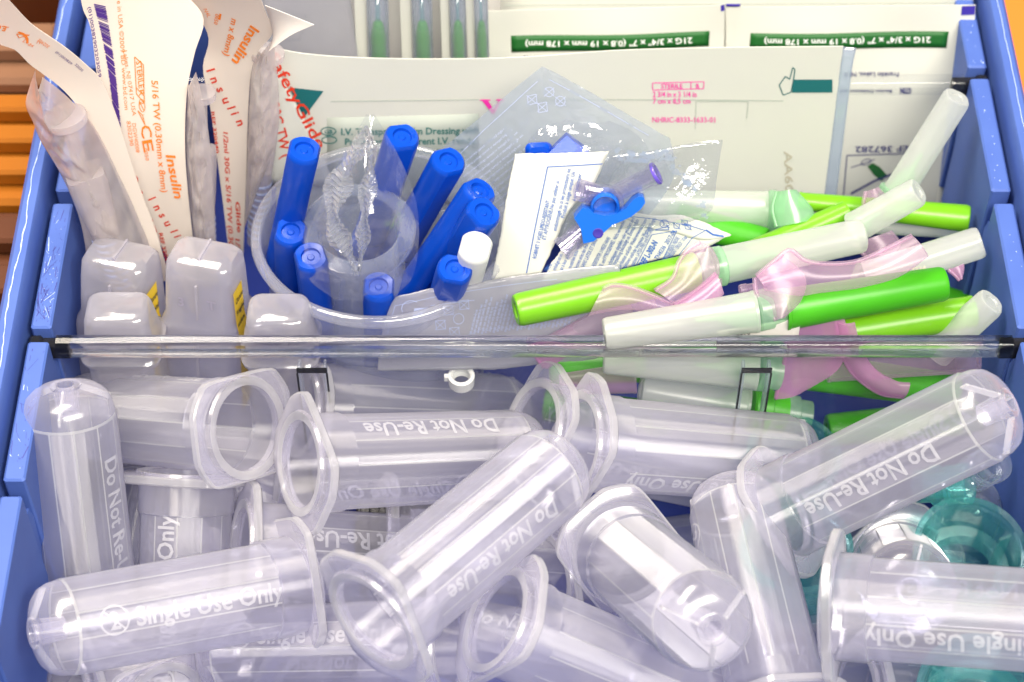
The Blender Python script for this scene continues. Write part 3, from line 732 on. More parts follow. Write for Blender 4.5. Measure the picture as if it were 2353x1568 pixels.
# --- second pack (widest paper)
rel2 = lambda x, y: 0.35 * math.sin((y - 100) / 190) - 0.0016 * (x - 360) * (0.3 + max(0, 320 - y) / 400) + 0.000012 * (x - 360) ** 2
S2 = Sheet(4.1, 3.0, 10, yaw=-6, x=-7, relief=rel2)
t = thing('syringe_pack', 'syringe pack with barcode and orange print, broad white paper strip', 'syringe pack', Matrix.Translation(S2.pt(400, 600)), PK)
mk('paper', S2.patch([(197, -30), (203, 0), (219, 44), (236, 154), (252, 200), (270, 239), (291, 308), (311, 393), (345, 478), (369, 534), (425, 660), (440, 720)],
                     [(370, -30), (405, -5), (464, 50), (448, 120), (436, 180), (432, 239), (433, 310), (437, 376), (451, 534), (458, 640), (462, 720)], 18, 50), 'paper_warm', t, smooth=60, world=True)
tx = S2.text
mk('printed_text', join(
    tx('e in USA ©2009 BD www.bd.com', 271, -4, 13, 84, 236, shear=.25), tx('Lakes, NJ 07417 USA', 288, 104, 12, 80, 144, shear=.25),
    tx('DGW40008', 312, 261, 12, 81, 66, shear=.25), tx('8302290', 300, 255, 12, 81, 56, shear=.25),
    tx('STERILE', 317, 132, 16, 82, 58, .015), tx('R', 325, 192, 17, 84, 14, .015), S2.line([(313, 122), (333, 141), (338, 222), (320, 200)], 1.8, closed=True), S2.line([(318, 186), (337, 206)], 1.5),
    tx('2', 327, 216, 17, 84), S2.line(ell(333, 226, 6, 14, 18, -12), 1.5, closed=True), S2.line([(327, 216), (338, 238)], 1.5),
    S2.line([(324, 236), (335, 247), (341, 268)], 1.6, closed=True), tx('!', 330, 245, 12, 84),
    tx('C', 330, 268, 32, 78, 30, .01, .1), tx('E', 334, 298, 32, 78, 30, .01, .1), tx('0050', 339, 318, 11, 80, 28, shear=.2),
    tx('5/16 TW (0.30mm x 8mm)', 352, 174, 20, 83.5, 246, .012, .2), tx('Insulin', 389, 332, 30, 78, 102, .02, .25)), 'ink_orange', t, False, True)
mk('printed_text', join(*[tx(c, x, y, 26, 62, None, .02, .1) for c, x, y in (('D', 306, 384), ('o', 322, 414), ('l', 349, 434), ('n', 360, 452), ('s', 372, 472), ('u', 383, 490), ('l', 398, 512), ('i', 406, 524), ('n', 417, 540))],
    tx('MD', 340, 486, 26, 74, 46, .05), tx('REF 320440', 372, 516, 12, 80, 90, .02), tx('1/2ml', 404, 556, 18, 78, 44, .02), tx('3', 424, 560, 16, 78)), 'ink_red', t, False, True)
bars = []
for k in range(74):
    s_ = k / 74; x0, y0 = 224 + 50 * s_ + 6 * math.sin(s_ * 3), -8 + 266 * s_; x1, y1 = 248 + 41 * s_ + 4 * math.sin(s_ * 3), 4 + 283 * s_
    if rnd.random() < 0.14: continue
    bars.append(S2.line([(x0, y0), (x1, y1)], rnd.choice((1.2, 1.5, 2.2, 2.6, 3.2))))
mk('barcode', join(*bars, tx('(01)00382903203059', 212, -6, 9, 80.5, 160, .01)), 'ink_purple', t, False, True)
mk('blister', S2.patch([(434, 190), (432, 260), (436, 376), (450, 540), (455, 640)], [(450, 165), (474, 235), (492, 325), (500, 440), (505, 640)], 16, 60, .02, ext=lambda u, v: 0.25 * math.sin(math.pi * u) - .1 + wr(u, v, 4.1)), 'blister', t, smooth=60, world=True)
syringe(t, S2, (462, 215), (476, 640), 0.20, -0.30)
# --- first pack (curled, leftmost)
rel1 = lambda x, y: 0.15 + 0.5 * max(0, (200 - y) / 200) ** 1.5 + 0.0012 * (300 - x)
S1 = Sheet(3.0, 3.0, 12, yaw=8, x=-8, relief=rel1)
t = thing('syringe_pack', 'curled syringe pack bending over the left rim, plunger disc showing', 'syringe pack', Matrix.Translation(S1.pt(360, 600)), PK)
mk('paper', S1.patch([(-60, -60), (-10, 20), (5, 52), (38, 70), (70, 112), (102, 143), (150, 190), (210, 270), (262, 380), (310, 500), (360, 640)],
                     [(20, -90), (62, -20), (90, 15), (152, 75), (200, 128), (236, 174), (270, 262), (300, 359), (330, 450), (356, 520), (392, 645)], 10, 50), 'paper_warm', t, smooth=60, world=True)
tx = S1.text
mk('printed_text', join(S1.line([(43, 24), (72, 30), (48, 36)], 2, closed=True), tx('(', 62, 22, 40, 150, 14, .04), tx('17', 70, 44, 14, 205, 12), tx('U', 98, 50, 14, 205, 8), tx('xp.', 82, 60, 13, 205, 18),
     tx('.E.O', 26, 2, 20, 200, 30, .03), tx('302902', 118, 66, 12, 225, 34)), 'ink_orange', t, False, True)
mk('printed_text', join(tx('(01)003829', 128, 84, 9, 46, 52), tx('32030', 172, 122, 9, 50, 26)), 'ink_purple', t, False, True)
mk('blister', S1.patch([(84, 120), (70, 165), (62, 205), (80, 250), (96, 290), (136, 360), (168, 430), (190, 500), (205, 600)],
                       [(100, 140), (150, 188), (205, 250), (240, 310), (272, 380), (300, 440), (320, 490), (340, 540), (372, 640)], 28, 70, .02,
                       ext=lambda u, v: 0.15 + 0.55 * math.sin(math.pi * u) + wr(u, v, 1.3)), 'blister', t, smooth=60, world=True)
syringe(t, S1, (150, 222), (290, 640), 0.30, 0.38)
# --- third pack
rel3 = lambda x, y: 0.1 + 0.35 * max(0, (130 - y) / 130) ** 1.4 + 0.0016 * (x - 540)
S3 = Sheet(5.0, 3.0, 10, yaw=-10, x=-5.5, relief=rel3)
t = thing('syringe_pack', 'narrow syringe pack with big orange lettering and folded white top corner', 'syringe pack', Matrix.Translation(S3.pt(545, 600)), PK)
mk('paper', S3.patch([(430, -80), (455, 0), (482, 80), (466, 150), (473, 200), (482, 239), (502, 376), (523, 534), (540, 700)],
                     [(615, -80), (630, 0), (640, 48), (600, 105), (583, 150), (577, 200), (573, 280), (570, 376), (564, 534), (558, 700)], 16, 46), 'paper_warm', t, smooth=60, world=True)
tx = S3.text
mk('printed_text', join(tx('Insulin', 590, 30, 34, 118, 116, .025, .15), tx('m x 8mm)', 545, 16, 22, 106, 108, .015, .15), tx('0050', 507, 8, 13, 104, 32, .01, .1), tx('N4L', 478, -2, 14, 72, 26), S3.line([(519, 8), (514, 26)], 5)), 'ink_orange', t, False, True)
mk('printed_text', join(*[tx(c, x, y, 30, 66, None, .02, .05) for c, x, y in (('I', 474, 160), ('n', 483, 178), ('s', 498, 200), ('u', 511, 222), ('l', 524, 242), ('i', 533, 254), ('n', 545, 270))],
     tx('REF 320440', 486, 254, 11, 83, 96, .02), tx('1/2ml 30G x 5/16 TW (0.30mm', 515, 294, 16, 87, 300, .015, .15), tx('Glide', 544, 454, 15, 86, 72, .02, .15), tx('1/2cc', 544, 536, 15, 88, 56, .02, .15)), 'ink_red', t, False, True)
mk('folded_corner', S3.patch([(630, -30), (636, 20), (641, 62)], [(760, -30), (700, 10), (642, 64)], 6, 10, .02, ext=lambda u, v: 0.5 * u), 'paper', t, smooth=60, world=True)
mk('blister', S3.patch([(600, 105), (583, 150), (577, 230), (572, 340), (565, 520)], [(641, 60), (640, 120), (648, 200), (641, 310), (600, 420)], 18, 50, .02, ext=lambda u, v: 0.3 * math.sin(math.pi * u) + wr(u, v, 7.7)), 'blister', t, smooth=60, world=True)
syringe(t, S3, (615, 120), (590, 560), 0.24, -0.25)
# --- fourth pack, red lettering
S4 = Sheet(5.9, 4.0, 10, x=-4.5)
t = thing('syringe_pack', 'syringe pack with slanting red lettering beside the cup', 'syringe pack', Matrix.Translation(S4.pt(690, 400)), PK)
mk('paper', S4.patch([(560, 110), (590, 250), (620, 430)], [(610, 110), (648, 182), (724, 321), (770, 430)], 8, 16), 'paper_cool', t, world=True)
mk('printed_text', join(S4.text('SafetyGlide', 614, 128, 38, 62, 245, .015), S4.text('30G TW (', 618, 238, 34, 76, 130, .015)), 'ink_red', t, False, True)

# ================================================================== flat packs at the back
def rel5(x, y): return 0.06 * math.sin(x / 330)
S5 = Sheet(6.35, 5.0, 9, relief=rel5)
t = thing('dressing_pack', 'wide white film dressing pack with teal triangle and magenta print', 'dressing pack', Matrix.Translation(S5.pt(1300, 500)))
mk('paper', S5.patch([(632, 108), (700, 121), (820, 131), (1000, 136), (1200, 134), (1400, 121), (1600, 115), (1938, 109)], [(636, 560), (700, 560), (820, 560), (1000, 560), (1200, 560), (1400, 560), (1600, 560), (1880, 560)], 90, 60), 'paper_cool', t, smooth=60, world=True)
mk('window_panel', S5.patch([(752, 268), (752, 470)], [(1100, 262), (1100, 470)], 8, 6, .004, ext=lambda u, v: .008), 'panel_grey', t, world=True)
mk('print_block', S5.poly([(665, 197), (744, 206), (699, 267)]), 'ink_teal', t, False, True)
tx = S5.text
mk('printed_text', join(tx('I.V. Transparent Film Dressing with', 783, 307, 22, 0, 318, .02, off=.022), tx('Pansement transparent I.V. rendu', 792, 330, 22, 0, 300, .02, off=.022), tx('Apósito recouvert', 800, 352, 22, 0, 270, .02, off=.022),
     S5.line(ell(755, 298, 17, 9), 2.5, closed=True, off=.022), tx('GB', 746, 303, 13, 0, 18, .02, off=.022), S5.line(ell(757, 318, 17, 8), 2.5, closed=True, off=.022)), 'ink_teal_text', t, False, True)
mk('printed_text', join(S5.poly([(1108, 231), (1122, 231), (1137, 256), (1132, 262)], .03), S5.poly([(1131, 261), (1146, 231), (1150, 231), (1135, 262)], .03), S5.poly([(1103, 228), (1127, 228), (1127, 231), (1103, 231)], .03), S5.poly([(1140, 228), (1157, 228), (1157, 231), (1140, 231)], .03), tx('STERILE', 1519, 206, 15, 0, 50, .015), tx('R', 1599, 206, 15, 0, 9, .015),
     S5.line([(1500, 194), (1618, 191), (1617, 207), (1500, 210)], 1.8, closed=True), S5.line([(1588, 192), (1588, 208)], 1.8),
     tx('2 3/4 in x 3 1/4 in', 1500, 226, 18, 0, 101, .012), tx('7 cm x 8,5 cm', 1500, 241, 17, 0, 87, .012), tx('NHRIC-8333-1633-01', 1498, 284, 17, 0, 146, .008)), 'ink_magenta', t, False, True)
mk('print_block', S5.poly([(1824, 185), (1913, 184), (1913, 214), (1820, 215)]), 'ink_teal', t, False, True)
mk('printed_arrow', S5.line([(1791, 198), (1805, 178), (1815, 184), (1822, 157), (1827, 162), (1823, 190), (1818, 214), (1800, 221)], 2.2, closed=True), 'ink_teal', t, False, True)
mk('printed_text', join(tx('AA60', 1802, 350, 26, 88, 95, .01)), 'ink_tan', t, False, True)
mk('fold_line', join(S5.line([(760, 230), (1100, 229)], 2.5), S5.line([(1240, 231), (1800, 234)], 2.5), S5.line([(1600, 236), (1720, 236), (1716, 275)], 2.0), S5.line([(1600, 236), (1598, 300)], 1.5)), 'panel_grey', t, False, True)
mk('clear_margin', S5.patch([(1938, 110), (1930, 160), (1922, 228), (1884, 540)], [(1968, 112), (1958, 160), (1950, 228), (1912, 540)], 4, 16, .02), 'bag', t, world=True)

def rel6(x, y): return 0.05 * math.sin(x / 70) * math.exp(-((y - 90) / 60) ** 2) - 0.10 * math.exp(-((x - 1667) / 20) ** 2)
S6 = Sheet(8.65, 5.0, 20, relief=rel6)
def band_pack(label, Lp, Rp, band, txt, corner, extra):
    t = thing('needle_set_pack', label, 'needle pack', Matrix.Translation(S6.pt((Lp[-1][0] + Rp[-1][0]) / 2, Lp[-1][1])), 'green-banded packs at the back')
    mk('paper', S6.patch(Lp, Rp, 30, 30), 'paper_cool', t, smooth=60, world=True)
    mk('green_band', S6.patch([band[0], band[3]], [band[1], band[2]], 30, 3, .004, ext=lambda u, v: .012), 'ink_green', t, world=True)
    mk('printed_text', S6.text('21G x 3/4" x 7" (0.8 x 19 mm x 178 mm)', txt[0], txt[1], 19, txt[3], txt[2], .012, off=.026), 'ink_white', t, False, True)
    mk('corner_mark', S6.poly(corner), 'ink_royal', t, False, True)
    if extra: mk('printed_text', join(*extra), 'ink_navy', t, False, True)
    return t
tx = S6.text
band_pack('white needle pack with green band and upside-down text, one nearer the centre', [(1122, 26), (1123, 150), (1128, 420)], [(1666, 14), (1665, 150), (1660, 420)],
          ((1174, 84), (1631, 73), (1629, 108), (1175, 122)), (1591, 87, 384, 178.6), [(1657, 16), (1666, 14), (1666, 29), (1657, 30)],
          [tx('Made in USA', 1360, 124, 13, 179, 80), tx('8303105', 1255, 128, 13, 179, 52)])
t = band_pack('white needle pack with green band and upside-down text, one at the right wall', [(1669, 17), (1669, 150), (1664, 480)], [(2242, 12), (2228, 180), (2200, 480)],
          ((1725, 77), (2180, 73), (2175, 111), (1722, 112)), (2139, 86, 383, 179.6), [(2210, 14), (2241, 12.5), (2239, 33), (2208, 35)],
          [tx('Franklin Lakes, NJ 0', 2066, 166, 15, 180, 126, .012), tx('Becton Dickinson and', 2050, 206, 10, 180, 120, .02), tx('GTIN', 2094, 202, 18, 180, 26, .05), tx('REF 367282', 2105, 334, 20, 179, 140, .02),
           S6.line([(2100, 352), (1946, 357), (1937, 460)], 2.4), S6.line([(1955, 385), (1985, 375), (2010, 366)], 2), S6.line(ell(1990, 372, 12, 6, 14, -20), 1.8, closed=True), S6.line([(1955, 445), (2010, 415), (2070, 392)], 5)])
mk('printed_leaf', join(S6.poly([(1993, 382), (2005, 374), (2022, 384), (2038, 402), (2026, 416), (2008, 402)])), 'ink_green', t, False, True)
mk('corner_mark', S6.patch([(1669, 13), (1669, 20)], [(1701, 9), (1701, 15)], 6, 2, .01, ext=lambda u, v: .02), 'ink_royal', t, world=True)
S7 = Sheet(9.3, 5.0, 20)
t = thing('white_pack', 'plain white paper pack behind the green-banded ones at the top edge', 'paper pack', Matrix.Translation(S7.pt(1700, 120)))
mk('paper', S7.patch([(1150, -60), (1150, 200)], [(2238, -60), (2232, 200)], 10, 8), 'paper_cool', t, world=True)
mk('fold', S7.line([(1160, 12), (2225, 6)], 2.0), 'panel_grey', t, False, True)
S8 = Sheet(8.3, 5.0, 8)
t = thing('clear_pack', 'milky translucent pouch with folded edge at the top left of the dressing', 'pouch', Matrix.Translation(S8.pt(730, 160)))
mk('film', S8.patch([(600, -60), (610, 180)], [(795, -60), (830, 180)], 12, 12, .03, ext=lambda u, v: .1 * math.sin(3 * u + 4 * v)), 'torn_paper', t, world=True)
mk('fold', join(S8.line([(632, 92), (690, 92), (705, 50), (700, 25)], 3), S8.line([(655, 30), (695, 30)], 2.5)), 'film', t, False, True)
S8b = Sheet(9.4, 5.0, 6)
t = thing('white_pack', 'white paper backing seen between the green tubes at the top edge', 'paper pack', Matrix.Translation(S8b.pt(950, 150)))
mk('paper', S8b.patch([(600, -60), (600, 200)], [(1150, -60), (1150, 200)], 10, 8), 'paper', t, world=True)
for x, wd, lab in ((868, 40, 'first'), (970, 38, 'second'), (1052, 30, 'third'), (1106, 26, 'fourth')):
    p0, p1 = S8.pt(x + 6, 260, -.1), S8.pt(x - 4, -80, -.1)
    L = (p1 - p0).length
    t = thing('vein_set_tube', 'upright clear tube with green lower half at the back, %s from the left' % lab, 'tube', frame(p0, p1), 'green-and-clear tubes at the back')
    r = wd / 2 * .0098
    mk('sleeve', lathe([(r * 1.25, 0), (r * 1.25, L), (r * 1.15, L), (r * 1.15, 0)], 24), 'clear', t)
    mk('green_core', lathe([(0, 0), (r * .9, 0), (r * .9, L * .52), (r * .6, L * .60), (r * .3, L * .62), (0, L * .62)], 20), 'green_deep', t)
    mk('needle', lathe([(r * .25, L * .6), (r * .25, L), (0, L)], 12), 'teal', t)
    mk('backing_strip', box(r * 1.35, r * 2.6, -.06, -.04, 0, L), 'paper_cool', t, False)
# ================================================================== stopcock packs
SB = Sheet(4.2, 6.0, 28, x=1, relief=lambda x, y: 0.12 * math.sin(x / 90) * math.cos(y / 70))
t = thing('stopcock_pouch', 'bluish translucent pouch standing on its corner behind the torn pack', 'pouch', Matrix.Translation(SB.pt(1250, 560)))
mk('film', crumple(SB, [(1244, 156), (1120, 256), (990, 362), (990, 362), (1010, 440), (1130, 560)], [(1250, 156), (1390, 232), (1540, 318), (1540, 318), (1545, 420), (1440, 560)], .045, 1.3, 50, 60), 'bag', t, world=True)
fp = [SB.line([(1240, 186), (1110, 300), (1040, 372)], 1.6), SB.line([(1262, 186), (1420, 270), (1490, 310)], 1.6)]
for k, (x, y) in enumerate(((1222, 232), (1262, 215), (1246, 250), (1288, 236))):
    fp += [SB.line(ell(x, y, 11, 11), 1.5, closed=True)] if k % 2 else [SB.line([(x - 10, y - 8), (x + 10, y - 12), (x + 12, y + 8), (x - 8, y + 12)], 1.4, closed=True)]
    fp += [SB.line([(x - 12, y - 10), (x + 12, y + 10)], 1.3), SB.line([(x - 12, y + 10), (x + 12, y - 10)], 1.3)]
for k in range(16):
    fp.append(SB.text('sterile unless package opened or damaged single use', 1050 + k * 8, 390 + k * 10, 8, -40, 150 + 6 * (k % 4)))
mk('faint_print', join(*fp), 'ink_faint', t, False, True)['kind'] = 'stuff'
SC = Sheet(3.4, 6.2, 32, x=1)
mk('blister', crumple(SC, [(1300, 276), (1235, 300), (1208, 345), (1230, 400)], [(1400, 276), (1450, 300), (1490, 345), (1480, 420)], .10, 1.1, 24, 24, ext=lambda u, v: .3 * math.sin(math.pi * u)), 'film', t, world=True)
p0 = SC.pt(1288, 352, .1)
mk('blue_lever', ([Vector(p0) + (RGT * x + UPV * y) * .01 + SC.n * z for x, y, z in [(a, b, c) for c in (0, .28) for a, b in ((-52, -16), (12, 46), (58, 12), (30, -40))]], [(3, 2, 1, 0), (4, 5, 6, 7), (0, 1, 5, 4), (1, 2, 6, 5), (2, 3, 7, 6), (3, 0, 4, 7)]), 'blue', t, False, True)
mk('blue_lever', xf(loft([(.5, .34, .1, 0), (.56, .4, .12, .16), (.4, .26, .1, .26)]), frame(SC.pt(1238, 345, 0), SC.pt(1238, 345, 1))), 'blue', t, smooth=40, world=True)
# torn pack with blue stopcock
def rel_t(x, y): return 0.0006 * (x - 1300) + 0.10 * math.sin((x + y) / 120)
ST = Sheet(2.4, 6.0, 34, x=2, relief=rel_t)
t = thing('torn_stopcock_pack', 'torn white paper pack with blue text, showing a blue stopcock inside', 'torn pack', Matrix.Translation(ST.pt(1250, 630)))
def fan(S_, edge_a, edge_b, nv, nu, th, mat, name, rough=0, ext=None): mk(name, S_.patch(edge_a, edge_b, nu, nv, th, ext, rough), mat, t, world=True)
fan(ST, [(1184, 355), (1165, 450), (1150, 540), (1129, 645)], [(1398, 345), (1362, 424), (1308, 483), (1272, 566), (1243, 630)], 40, 24, .02, 'paper_cool', 'paper', .8)
fl_ext = lambda u, v: .12 + .35 * math.sin(math.pi * u) * v
fan(ST, [(1268, 600), (1312, 548), (1356, 532), (1380, 517), (1422, 484)], [(1244, 646), (1330, 640), (1480, 600), (1600, 570), (1676, 532)], 40, 20, .02, 'paper_cool', 'torn_flap', 1.2, lambda u, v: .10)
fan(ST, [(1422, 484), (1455, 484), (1505, 491), (1560, 490), (1607, 503), (1648, 520), (1676, 531)], [(1424, 490), (1480, 520), (1540, 530), (1600, 545), (1630, 545), (1650, 540), (1676, 535)], 24, 6, .02, 'paper_cool', 'torn_flap', 1.0, lambda u, v: .11)
mk('clear_film', ST.patch([(1398, 345), (1362, 424), (1308, 483), (1290, 530)], [(1656, 311), (1642, 400), (1630, 470), (1580, 500)], 20, 24, .01, lambda u, v: .34 + .12 * math.sin(6 * u) * math.cos(4 * v)), 'film', t, world=True)
# shreds of paper left on the film
sh = []
for k in range(70):
    q = rnd.random(); x = 1410 + 215 * q + rnd.uniform(-8, 8); y = 338 + 10 * math.sin(q * 6) + (0 if q < .55 else (q - .55) * 330) + rnd.uniform(-12, 12); s_ = rnd.uniform(3, 9)
    sh.append(ST.poly([(x + s_ * rnd.uniform(.5, 1.2) * math.cos(a), y + s_ * rnd.uniform(.4, 1.1) * math.sin(a)) for a in [i * math.pi / 4 for i in range(8)]], .47))
o = mk('paper_shreds', join(*sh), 'bag', t, False, True); o['kind'] = 'stuff'
tx = ST.text
L1 = [('ROBINET 3 VOIES LIPIDO-RESISTANT', 1232, 595, 139, .02), ('ET APYROGÈNE.Ne pas utiliser si', 1254, 551, 140, .012), ('endommagé ou si les protecteurs ne', 1278, 530, 148, .012), ('Produit à usage unique. Un', 1297, 500, 110, .012), ('é peut provoquer', 1322, 460, 64, .012)]
pr = [tx(s_, x, y, 13, -77, w_, b_) for s_, x, y, w_, b_ in L1] + [ST.line([(1210, 628), (1228, 530), (1258, 382), (1384, 373)], 2.2)]
L2 = [('STERILE, em', 520, 1350, 570, 1285), ('emballage est en.', 592, 1342, 660, 1190), ('pas à leur place. Pro', 650, 1350, 752, 1128), ('et re-stérilisé et/ou réutilisé', 722, 1350, 832, 1078), ('infections et/ou des interactions', 780, 1345, 922, 1028), ('les.SANS LATEX ET SANS PHT.', 832, 1352, 1000, 995),
      ('LIPID-RESISTENTER 3-WEGE HAHN', 918, 1362, 1086, 1045), ('STERIL und PYROGENFREI. Nicht verwenden,', 988, 1356, 1222, 888), ('wenn schutzkappen abgefallen oder gelockert sind', 1055, 1356, 1302, 868), ('oder Verpackung beschädigt ist. Einmalprodukt', 1100, 1350, 1342, 880), ('Resterilisation und/oder Wiederverwendung kann', 1160, 1345, 1412, 880),
      ('Infektionen und/oder kreuzweise Wechselwirkungen', 1212, 1332, 1492, 868), ('auslösen. LATEX-FREI und PHT-FREI', 1290, 1300, 1472, 962), ('PRESSION / PREßION / PRESSURE', 1585, 1235, 1702, 1040), ('PRESSAO / DRUCK / 10 bar', 1625, 1218, 1772, 1030)]
def cC(x, y): return (1120 + x * .2565, 275.7 + y * .2565)
for s_, x0, y0, x1, y1 in L2:
    a, b = cC(x0, y0), cC(x1, y1); pr.append(tx(s_, a[0] + 4, a[1], 13, math.degrees(math.atan2(b[1] - a[1], b[0] - a[0])), math.hypot(b[0] - a[0], b[1] - a[1]), .008, off=.125))
a = cC(1400, 1300); pr.append(tx('REF L-302-N', a[0], a[1], 19, -60, 64, .04, off=.125))
a = cC(1520, 1240); pr.append(tx('TN4236  2017-04', a[0], a[1], 14, -57, 78, .015, off=.125))
for ln in ([(1330, 1290), (1470, 1012), (1692, 975), (1560, 1245)], [(1130, 862), (1300, 850), (1460, 868), (1800, 925), (1940, 965)], [(1710, 1190), (1830, 1032), (1950, 962)], [(1495, 970), (1610, 935), (1620, 965), (1500, 972)]):
    pr.append(ST.line([cC(*p) for p in ln], 1.5, off=.125))
pr.append(ST.line([cC(*p) for p in ((1950, 962), (2010, 1000), (2105, 1012))], 4, off=.125))
a = cC(1580, 912); pr += [ST.line(ell(a[0], a[1], 10, 9), 1.6, closed=True, off=.125), tx('2', a[0] - 4, a[1] + 5, 14, -15, off=.125), ST.line([(a[0] - 10, a[1] - 9), (a[0] + 12, a[1] + 10)], 1.4, off=.125)]
for x, y in ((1690, 930), (1760, 900), (1790, 935)):
    a = cC(x, y); pr += [ST.line([(a[0] - 7, a[1] - 6), (a[0] + 7, a[1] - 4), (a[0] + 5, a[1] + 7), (a[0] - 6, a[1] + 5)], 1.3, closed=True, off=.125), ST.line([(a[0] - 9, a[1] - 7), (a[0] + 9, a[1] + 8)], 1.2, off=.125)]
mk('printed_text', join(*pr), 'ink_blue', t, False, True)
# stopcock
bc = ST.pt(1388, 462, 0.05)
SM = Matrix.Translation(bc) @ Matrix((RGT, SC.n.cross(RGT), SC.n)).transposed().to_4x4()
t = thing('stopcock', 'blue three-way stopcock with violet-tinted clear port in the torn pack', 'stopcock', SM)
k_ = .0088
def L2D(pts): return [((x - 1388) * k_, -(y - 462) * k_) for x, y in pts]
yoke = L2D([(1316, 484), (1335, 458), (1352, 462), (1362, 472), (1388, 478), (1412, 474), (1432, 464), (1452, 440), (1464, 431), (1477, 434), (1480, 446), (1470, 462), (1448, 480), (1428, 490), (1405, 500), (1388, 516), (1362, 540), (1338, 545), (1334, 520), (1330, 506)])
mk('lever', prism(yoke, .16, .50), 'blue_light', t, smooth=20)
mk('lever_hole', lathe([(0, .505), (.08, .505), (.10, .51), (.11, .5)], 20), 'ink_royal', t).location = ((1372 - 1388) * k_, -(520 - 462) * k_, 0)
mk('body', lathe([(0, -.1), (.30, -.1), (.30, .40), (.26, .46), (.24, .40), (.22, .2), (0, .2)], 36), 'blue_light', t, smooth=40)
mk('collar', lathe([(.36, -.05), (.40, .0), (.40, .30), (.36, .34), (.32, .3), (.32, -.05)], 36), 'purple_clear', t, smooth=40)
def port(a, b, r, ring):
    p0 = Vector(((a[0] - 1388) * k_, -(a[1] - 462) * k_, .1)); p1 = Vector(((b[0] - 1388) * k_, -(b[1] - 462) * k_, .22))
    z = (p1 - p0).normalized(); x = z.orthogonal().normalized(); m = Matrix.Translation(p0) @ Matrix((x, z.cross(x), z)).transposed().to_4x4(); L = (p1 - p0).length
    q = mk('port', xf(lathe([(r * .9, 0), (r, L), (r * 1.15, L + .02), (r * 1.15, L + .14), (r * .75, L + .14), (r * .7, 0)], 28), m), 'purple_clear', t, smooth=40)
    if ring: mk('ring', xf(lathe([(r * 1.16, L + .10), (r * 1.22, L + .13), (r * 1.16, L + .17), (r * .9, L + .17), (r * .9, L + .1)], 28), m), 'violet', q, smooth=40)
    else:
        for kk in range(6): mk('thread', xf(lathe([(r * 1.0, .05 + kk * .06), (r * 1.14, .08 + kk * .06), (r * 1.0, .11 + kk * .06)], 24), m), 'purple_clear', q, smooth=40)
solid('violet', (0.16, 0.10, 0.62), .2, .2)
port((1408, 440), (1492, 392), .20, True); port((1372, 440), (1340, 428), .20, False); port((1350, 520), (1300, 560), .22, False)

# torn translucent sheet leaning on the divider
SX = Sheet(0.95, 5.2, 26, x=-1, relief=lambda x, y: .10 * math.sin(x / 110) + .0004 * (x - 1000))
t = thing('torn_sheet', 'torn translucent paper sheet leaning on the divider below the cup', 'torn sheet', Matrix.Translation(SX.pt(1000, 800)))
top = [(872, 790), (884, 740), (908, 683), (950, 672), (992, 662), (1041, 664), (1090, 655), (1142, 643), (1230, 630), (1321, 614), (1420, 600)]
mk('paper', SX.patch(top, [(868, 850), (890, 850), (950, 850), (1010, 850), (1080, 850), (1150, 850), (1220, 840), (1290, 830), (1360, 820), (1420, 800), (1480, 790)], 16, 60, .02, rough=1.0), 'torn_paper', t, world=True)
fp = [SX.line([(908, 700), (890, 765)], 1.5), SX.line([(908, 700), (1000, 680), (1280, 640)], 1.2), SX.line([(990, 700), (1090, 690)], 1.3), SX.line(ell(945, 706, 22, 18, 14)[6:13], 1.6), SX.line(ell(1054, 732, 12, 12), 1.4, closed=True)]
for x, y in ((1030, 712), (1066, 700), (1012, 745), (1044, 762)):
    fp += [SX.line([(x - 11, y - 9), (x + 10, y - 11), (x + 12, y + 9), (x - 9, y + 11)], 1.3, closed=True), SX.line([(x - 12, y - 10), (x + 12, y + 11)], 1.2), SX.line([(x - 12, y + 11), (x + 12, y - 11)], 1.2)]
for k in range(26): fp.append(SX.text('single use only sterile do not', 1082 + k * 9, 772 - k * .9 - 2 * (k % 3), 9, -75, 62 + 9 * (k % 4), .015))
mk('faint_print', join(*fp), 'ink_faint', t, False, True)['kind'] = 'stuff'
mk('print_block', SX.poly([(946, 738), (952, 706), (990, 704)]), 'ink_faint', t, False, True)

# ================================================================== green needles with pink shields
GN = 'green needles heaped behind the divider'
def tapered(L, r0, r1, hexa=False):
    """open-based cap with closed rounded end at z = L"""
    p = [(r0 * .8, 0), (r0, 0), (r0, .06), (r0 * .97, .08), (r1 * 1.0, L - .1), (r1 * .93, L - .02), (r1 * .84, L), (r1 * .5, L - .01), (r1 * .45, L - .04), (0, L - .04)]
    return lathe(p, 36, shape=(lambda a, r, z: (max(-.9 * r, min(.9 * r, r * math.cos(a))), max(-.93 * r, min(.93 * r, r * math.sin(a)))) if z > L * .2 else r) if hexa else None)
def stick(parent, name, a, za, b, zb, r0, r1, mat, hexa=False, extend=0):
    p0, p1 = at_z(a[0], a[1], za), at_z(b[0], b[1], zb)
    L = (p1 - p0).length
    if name == 'rear_cap':      # green needle hub and steel-coloured core showing through the frosted cap
        mk('needle_hub', xf(lathe([(0, .02), (r0 * .72, .02), (r0 * .66, L * .12), (r0 * .4, L * .2), (r0 * .16, L * .26), (r0 * .1, L * .4), (0, L * .4)], 24), frame(p0, p1)), 'hub_green', parent, smooth=40, world=True)
    return mk(name, xf(tapered(L + extend, r0, r1, hexa), frame(p0, p1, 20)), mat, parent, smooth=32, world=True)
